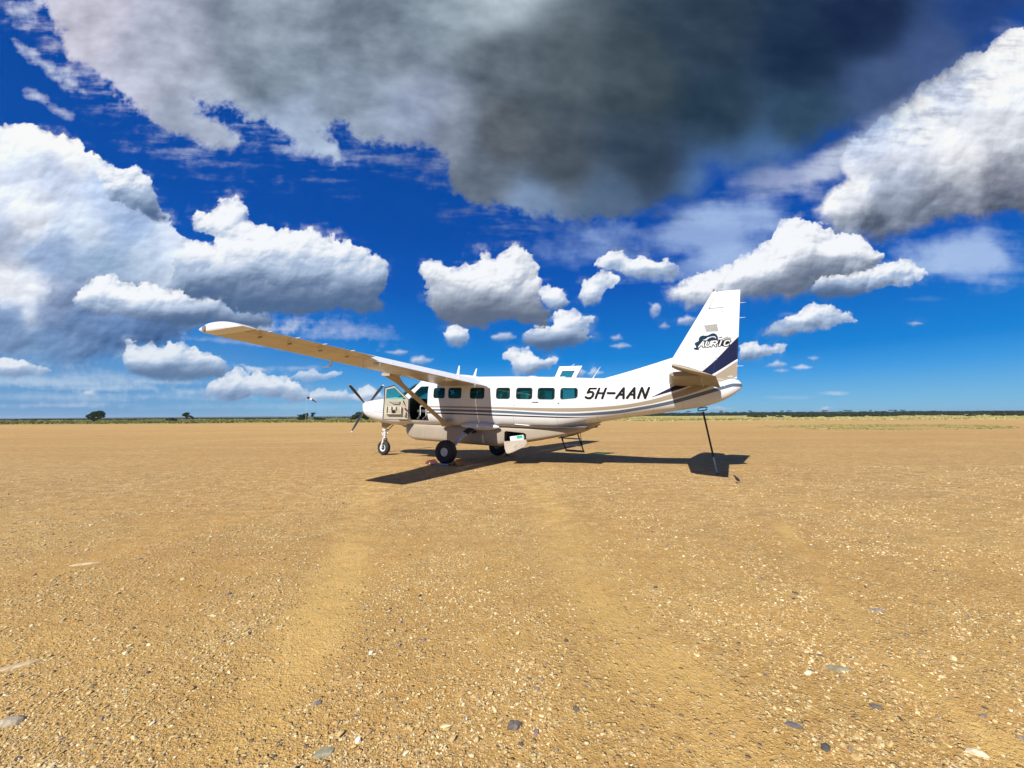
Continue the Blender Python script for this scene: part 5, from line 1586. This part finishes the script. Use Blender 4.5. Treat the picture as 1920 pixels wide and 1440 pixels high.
# ---- propeller and spinner
def build_prop():
    pr = empty('propeller', (-.955, 0, 1.655)); pr.parent = plane
    MB().lathe([(.215, .11), (.215, .06), (.20, .0), (.165, -.07), (.10, -.125), (.03, -.15), (.001, -.152)], (0, 0, 0), 'X', 36).build('spinner', M_METAL, pr, angle=50)
    bl = None
    for ang in (41, 132.5, -55, -141):
        a = R(ang)
        rings = []
        for u in np.linspace(0, 1, 22):
            r_ = .14 + (1.185 - .14) * u
            c = np.interp(u, [0, .08, .2, .45, .75, .93, .985, 1], [.055, .060, .115, .165, .160, .125, .085, .03])
            tw = R(np.interp(u, [0, .15, 1], [100, 92, 76]))
            th = np.interp(u, [0, .1, .3, 1], [.055, .045, .020, .005])
            rg = []
            for t_ in np.linspace(0, 6.283, 14, endpoint=False):
                p, q = c * .5 * math.cos(t_), th * .5 * math.sin(t_)
                rg.append((p * math.sin(tw) + q * math.cos(tw), p * math.cos(tw) - q * math.sin(tw), r_))
            rings.append(rg)
        # radial direction: camera side is -y
        M = Matrix.Rotation(R(90) - a, 4, 'X')
        if bl is None:
            bl = MB().loft(rings).build('blade', M_PROP, pr, angle=60); b = bl
            tip = MB().loft([[(x * 1.06, y * 1.06, z + .001) for x, y, z in r_] for r_ in rings[-2:]]).build('blade_tip', M_WHITE, b, angle=60)
        else:
            b = bl.copy(); COL.objects.link(b); b.parent = pr
            t2 = tip.copy(); COL.objects.link(t2); t2.parent = b
        b.rotation_euler = (R(90) - a, 0, 0)
build_prop()
# cowl inlet lip, exhaust
MB().lathe([(.10, -.05), (.115, -.06), (.12, -.02), (.11, .04)], (-.74, 0, 1.46), 'X', 24).build('inlet_lip', M_METAL, plane)
MB().tube([(.35, .42, 1.10), (.55, .56, 1.00), (.78, .62, .96)], [.10, .11, .11], 14).build('exhaust', mat('exhaust_steel', (.20, .16, .13), .5, .7), plane)

# ---- antennas, roof items
def blade_ant(x, z, h, sweep, y=0.0, w=.10):
    rings = []
    for u in np.linspace(0, 1, 6):
        c = w * (1 - .62 * u)
        rings.append([(x + sweep * u + (a - .0) * c, y + b * c * .8, z + h * u) for a, b in foil(10, .16, 0)])
    MB().loft(rings).build('blade_antenna', M_WHITE, plane)
blade_ant(3.17, 2.74, .36, .10, 0, .13); blade_ant(3.86, 2.74, .25, .11, 0, .11)
MB().tube([(7.90, 0, 2.58), (7.95, 0, 2.66), (8.13, 0, 2.935)], [.028, .012, .007], 8).build('whip_antenna', M_WHITE, plane)
MB().lathe([(.16, 0), (.155, .025), (.12, .045), (.001, .05)], (6.05, 0, 2.655), 'Z', 24).build('gps_dome', M_WHITE, plane)
MB().box((6.4, 0, 2.655), (1.4, .10, .02), bev=.006).build('roof_rail', M_WHITE, plane)

# ---- far side airstair door: upper half raised, lower half down with steps
def build_airstair():
    up = empty('airstair_upper_door', (0, 0, 0)); up.parent = plane
    # hinge at roof edge (y=.62, z=2.55), panel stands up and leans out
    def q(u, v):     # u along x 0..1, v up 0..1
        x0 = 6.44 + .05 * v; x1 = 7.12 + .12 * v
        return (x0 + .15 * v * 0 + (x1 - x0) * u + .09 * v, .62 + .22 * v, 2.53 + .545 * v)
    def panel(mb, us, vs, off):
        pass
    outer = [(0, 0), (1, 0), (1, 1), (0, 1)]; inn = [(.20, .27), (.80, .27), (.80, .73), (.22, .73)]
    n = Vector((0, .93, -.37))
    mb = MB()
    for i in range(4):
        j = (i + 1) % 4
        A = [Vector(q(*outer[i])), Vector(q(*outer[j])), Vector(q(*inn[j])), Vector(q(*inn[i]))]
        vs = A + [p + n * .05 for p in A]
        mb.add(vs, [(0, 1, 2, 3), (7, 6, 5, 4), (0, 1, 5, 4), (1, 2, 6, 5), (2, 3, 7, 6), (3, 0, 4, 7)])
    mb.build('door_panel', M_WHITE, up, smooth=False)
    A = [Vector(q(*p)) + n * .03 for p in inn]
    MB().add(A + [p + n * .006 for p in A], [(0, 1, 2, 3), (7, 6, 5, 4)]).build('window', M_GLASSC, up, smooth=False, fixn=False)
    MB().tube([Vector(q(.55, 1.0)), Vector(q(.62, 1.12))], .010, 6).build('handle', M_WHITE, up)
    lo = empty('airstair'); lo.parent = plane
    # slopes from sill (y=.72,z=1.28) out to (y=1.55,z=.35)
    def g(x, t): return (x, .74 + .85 * t, 1.28 - .95 * t)
    mb = MB()
    for x in (6.60, 7.20): mb.tube([g(x - .06, 0), g(x, 1)], .024, 8, squash=.6)
    for t in (.95,): mb.tube([g(6.60, t), g(7.20, t)], .020, 8)
    mb.build('rail', M_BLACK, lo)
    sk = [(6.549, .95, .790), (7.044, .95, .917), (7.471, .95, 1.086), (7.901, .95, 1.283)]
    MB().tube(sk, [.030, .035, .040, .020], 8, squash=.6).build('door_edge', M_BLACK, lo)
    MB().tube([(x_, y_ - .01, z_ + .045) for x_, y_, z_ in sk[:3]] + [(7.75, .94, 1.26)], .013, 6).build('edge_highlight', M_WHITE, lo)  # white tube stands for the highlight above the dark edge
    for t in (.28, .52, .76, .98):
        p = g(6.9, t)
        MB().box((p[0], p[1], p[2]), (.58, .24, .028), bev=.006).build('step', M_GREY if t > .3 else M_LINER, lo)
    mb = MB()
    for x in (6.58, 7.20): mb.tube([g(x, .75), (x, .80, 1.70)], .010, 6)
    mb.build('cable', M_BLACK, lo)
build_airstair()

# ---- lettering and emblem as thin decals
def seg_d(px, pz, a, b):
    ex, ez = b[0] - a[0], b[1] - a[1]; L2 = ex * ex + ez * ez + 1e-12
    h = np.clip(((px - a[0]) * ex + (pz - a[1]) * ez) / L2, 0, 1)
    return np.hypot(px - a[0] - h * ex, pz - a[1] - h * ez)
GLY = {'5': [[(1, 1), (.12, 1), (.06, .56), (.35, .64), (.72, .62), (.95, .46), (.95, .2), (.72, .0), (.3, .0), (.0, .1)]],
       'H': [[(.03, 0), (.03, 1)], [(.97, 0), (.97, 1)], [(.03, .5), (.97, .5)]], '-': [[(.02, .5), (.98, .5)]],
       'A': [[(0, 0), (.5, 1), (1, 0)], [(.2, .34), (.8, .34)]], 'N': [[(.03, 0), (.03, 1), (.97, 0), (.97, 1)]],
       'U': [[(.05, 1), (.05, .25), (.3, 0), (.7, 0), (.95, .25), (.95, 1)]], 'R': [[(.05, 0), (.05, 1), (.7, 1), (.95, .85), (.95, .62), (.7, .48), (.05, .48)], [(.5, .48), (.98, 0)]],
       'I': [[(.5, 0), (.5, 1)]], 'C': [[(.95, .82), (.7, 1), (.3, 1), (.05, .75), (.05, .25), (.3, 0), (.7, 0), (.95, .18)]],
       'E': [[(.95, 1), (.05, 1), (.05, 0), (.95, 0)], [(.05, .5), (.8, .5)]], 'X': [[(0, 0), (1, 1)], [(0, 1), (1, 0)]]}
def text_mask(px, pz, txt, x0, z0, h, adv, wid, stroke, shear=.25, rise=0.0):
    m = np.zeros(px.shape, bool)
    for i, ch in enumerate(txt):
        if ch not in GLY: continue
        ox = x0 + i * adv; oz = z0 + rise * i * adv
        wd = wid * (.35 if ch == 'I' else 1)
        oxx = ox + (wid * .3 if ch == 'I' else 0)
        for line in GLY[ch]:
            for a, b in zip(line[:-1], line[1:]):
                A = (oxx + a[0] * wd + shear * a[1] * h, oz + a[1] * h); B = (oxx + b[0] * wd + shear * b[1] * h, oz + b[1] * h)
                m |= seg_d(px, pz, A, B) < stroke
    return m
def decal(name, m, parent, x0, x1, z0, z1, step, fn, yfn, side=-1, off=.004):
    xs = np.arange(x0, x1, step); zs = np.arange(z0, z1, step)
    X, Z = np.meshgrid(xs, zs); k = fn(X + step / 2, Z + step / 2)
    J, I = np.where(k)
    if len(I) == 0: return
    vid = {}; vs = []; fs = []
    def vtx(i, j):
        if (i, j) not in vid:
            x, z = x0 + i * step, z0 + j * step
            vid[(i, j)] = len(vs); vs.append((x, side * (yfn(x, z) + off), z))
        return vid[(i, j)]
    for j, i in zip(J, I): fs.append((vtx(i, j), vtx(i + 1, j), vtx(i + 1, j + 1), vtx(i, j + 1)))
    return MB().add(vs, fs).build(name, m, parent, smooth=False, fixn=False)
decal('registration', M_INK, plane, 7.85, 9.60, 1.98, 2.34, .007,
      lambda x, z: text_mask(x, z, '5H-AAN', 7.905, 2.018 + 0 * x, .265, .268, .180, .031, .34, rise=.018), side_y)
fin_p = [o for o in plane.children if o.name.startswith('tail_fin')][0]
M_NAVYL = mat('emblem_blue', (.006, .026, .050), .7, var=.05, spec=.1)
M_FLAG = mat('emblem_grey', (.26, .26, .24), .6, var=.15, vscale=30)
M_PALEG = mat('pale_grey_letters', (.60, .61, .62), .5, var=.05)
def inpoly(X, Z, P): return sdf_poly(X, Z, P) < 0
BLOB = [(10.531, 3.325), (10.565, 3.345), (10.60, 3.345), (10.585, 3.40), (10.555, 3.44), (10.575, 3.475), (10.63, 3.50), (10.655, 3.52), (10.655, 3.57), (10.685, 3.625), (10.74, 3.65), (10.80, 3.642), (10.86, 3.645),
        (10.91, 3.668), (10.955, 3.69), (11.01, 3.69), (11.055, 3.660), (11.085, 3.60), (11.085, 3.50), (10.95, 3.49), (10.78, 3.49), (10.70, 3.42), (10.675, 3.37), (10.655, 3.32), (10.665, 3.285), (10.62, 3.283), (10.565, 3.295)]
SWOOSH = [(10.745, 3.535), (10.81, 3.555), (10.86, 3.595), (10.92, 3.610), (10.985, 3.625), (11.03, 3.605), (11.05, 3.565), (11.035, 3.560), (11.01, 3.590), (10.965, 3.598), (10.90, 3.580), (10.86, 3.550), (10.83, 3.522), (10.77, 3.520)]
DARK2 = [(11.095, 3.49), (11.11, 3.545), (11.15, 3.50), (11.22, 3.51), (11.34, 3.50), (11.345, 3.44), (11.30, 3.36), (11.24, 3.345), (11.14, 3.375), (11.09, 3.395)]
aur = lambda x, z, s: text_mask(x, z, 'AURIC', 10.655, 3.365, .125, .138, .110, s, .35, rise=.02)
decal('emblem', M_NAVYL, fin_p, 10.5, 11.4, 3.25, 3.72, .007, lambda x, z: inpoly(x, z, BLOB) & ~inpoly(x, z, SWOOSH) & ~aur(x, z, .015), fin_half)
decal('emblem', M_INK, fin_p, 10.5, 11.45, 3.25, 3.72, .007, lambda x, z: ((inpoly(x, z, DARK2) | (aur(x, z, .034) & (x < 11.40))) & ~aur(x, z, .015)) | ((np.abs(x - 11.15) < .035) & (np.abs(z - 3.585) < .010)), fin_half, off=.005)
decal('emblem_lettering', M_WHITE, fin_p, 10.5, 11.45, 3.25, 3.72, .005, lambda x, z: aur(x, z, .015), fin_half, off=.0055)
decal('emblem_lettering', M_PALEG, fin_p, 10.6, 11.1, 3.22, 3.38, .006, lambda x, z: text_mask(x, z, 'AIR', 10.70, 3.262, .062, .068, .050, .007, .3), fin_half)
FLAGP = [(10.775, 3.905), (11.065, 3.925), (11.10, 3.745), (10.835, 3.735)]
decal('flag_patch', M_FLAG, fin_p, 10.7, 11.15, 3.7, 3.95, .008, lambda x, z: inpoly(x, z, FLAGP), fin_half)
decal('flag_patch', M_FLAG, fin_p, 11.18, 11.42, 3.51, 3.60, .008, lambda x, z: inpoly(x, z, [(11.19, 3.545), (11.24, 3.575), (11.29, 3.60), (11.32, 3.575), (11.40, 3.565), (11.36, 3.52), (11.22, 3.515)]), fin_half)
decal('nose_lettering', mat('faded_letters', (.42, .43, .45), .5, var=.05), plane, -.12, .52, 1.56, 1.80, .007, lambda x, z: text_mask(x, z, 'EX', -.02, 1.635, .115, .20, .13, .010, .2, rise=.06), side_y)
MB().box((6.48, -(side_y(6.48, 1.90) + .004), 1.885), (.20, .012, .022), bev=.004).build('door_handle', M_INK, plane)
MB().box((7.17, -(side_y(7.17, 1.86) + .004), 1.865), (.035, .012, .03), bev=.004).build('door_handle', M_INK, plane)
MB().box((5.83, -(side_y(5.83, 1.78) + .004), 1.79), (.06, .010, .016), bev=.003).build('door_hinge', M_GREY, plane)

# ------------------------------------------------------------------ loose things round the aeroplane
def body_to_world(p): return POSE @ Vector(p)
def build_box():
    r_ = empty('cardboard_box'); r_.matrix_world = POSE @ Matrix.Translation((5.80, -.40, .82)) @ Matrix.Rotation(R(-10), 4, 'Y')
    MB().box((0, 0, 0), (.44, .26, .15), bev=.006).build('carton', mat('white_card', (.78, .78, .75), .7), r_)
    MB().box((.10, -.1315, .025), (.20, .004, .085)).build('green_label', mat('green_print', (.02, .38, .20), .6), r_)
    tag(r_, 'white box with a green label inside the open cargo pod hatch', 'box')
build_box()
def build_tail_stand():
    top = body_to_world((10.73, -.02, 1.80))
    base = Vector((4.93, 9.71, 0)); base.z = float(ground_z(np.array(4.93), np.array(9.71)))
    r_ = empty('tail_stand', base)
    T_ = top - base
    MB().tube([(0, 0, 0), T_ * .55], .017, 10).build('lower_tube', M_METAL, r_)
    MB().tube([T_ * .25, T_ * .955], .022, 10).build('pole', M_BLACK, r_)
    MB().tube([(0, 0, .0), T_ * .012], .030, 12).build('foot', M_BLACK, r_)
    ex = (FLAT.to_3x3() @ Vector((1, 0, .15))).normalized(); ez = Vector((0, 0, 1)); c = T_ + Vector((0, 0, .01))
    pts = []
    for a in np.linspace(0, 2 * math.pi, 25):
        pts.append(c + ex * (.105 * math.copysign(abs(math.cos(a)) ** .6, math.cos(a))) + ez * (.040 * math.copysign(abs(math.sin(a)) ** .7, math.sin(a)) - .015))
    MB().tube(pts, .013, 8).build('handle', M_BLACK, r_)
    tag(r_, 'black tail stand pole with a ring handle leaning from the tail down to the gravel', 'tail stand')
build_tail_stand()
def build_chock(x, y, rz, label, m, s=1.0):
    r_ = empty('wheel_chock', FLAT @ Vector((x, y, .030 if y < 0 else 0)), -YAW + rz)
    mb = MB()
    rings = []
    for yy in (-.16, .16):
        rings.append([(p[0] * s, yy, p[1] * s) for p in ((-.11, 0), (-.11, .02), (-.02, .105), (.03, .105), (.11, .02), (.11, 0))])
    mb.loft(rings); mb.build('block', m, r_, smooth=False)
    MB().tube([(0, -.17, .05), (0, .17, .05)], .022, 8).build('rope_hole_bush', M_BLACK, r_)
    tag(r_, label, 'wheel chock', 'wheel chocks')
M_OR = mat('orange_paint', (.50, .19, .035), .7, var=.35, vscale=14); M_RD = mat('dark_red_paint', (.22, .05, .03), .7, var=.35, vscale=14)
build_chock(4.46, -1.62, 0, 'orange wooden chock behind the near main wheel', M_OR)
build_chock(3.50, -1.60, math.pi, 'dark red chock in front of the near main wheel', M_RD)
build_chock(4.45, 1.55, 0, 'orange chock behind the far main wheel, in the deep shadow', M_OR)
def build_chock_bar():
    r_ = empty('chock_bar', FLAT @ Vector((3.97, -1.84, .055)), -YAW)
    MB().tube([(-.36, 0, 0), (.36, 0, 0)], .022, 10).build('tube', M_METAL, r_)
    for s in (-1, 1): MB().lathe([(.001, -.012), (.028, -.01), (.028, .01), (.001, .012)], (s * .365, 0, 0), 'X', 12).build('end_cap', M_BLACK, r_)
    tag(r_, 'thin metal bar lying along the near main wheel between its chocks', 'bar')
build_chock_bar()

# ------------------------------------------------------------------ the air
def build_haze():
    m = bpy.data.materials.new('haze'); t = NT(m); t.t.nodes.remove(t.b)
    v = t.n('ShaderNodeVolumePrincipled')
    v.inputs['Color'].default_value = (.62, .78, 1, 1); v.inputs['Density'].default_value = .00008; v.inputs['Anisotropy'].default_value = .2
    t.l(v.outputs[0], t.out.inputs['Volume'])
    ob = MB().box((0, 4550, 26), (24200, 15300, 60)).build('haze', m, smooth=False)
    tag(ob, kind='stuff')
build_haze()
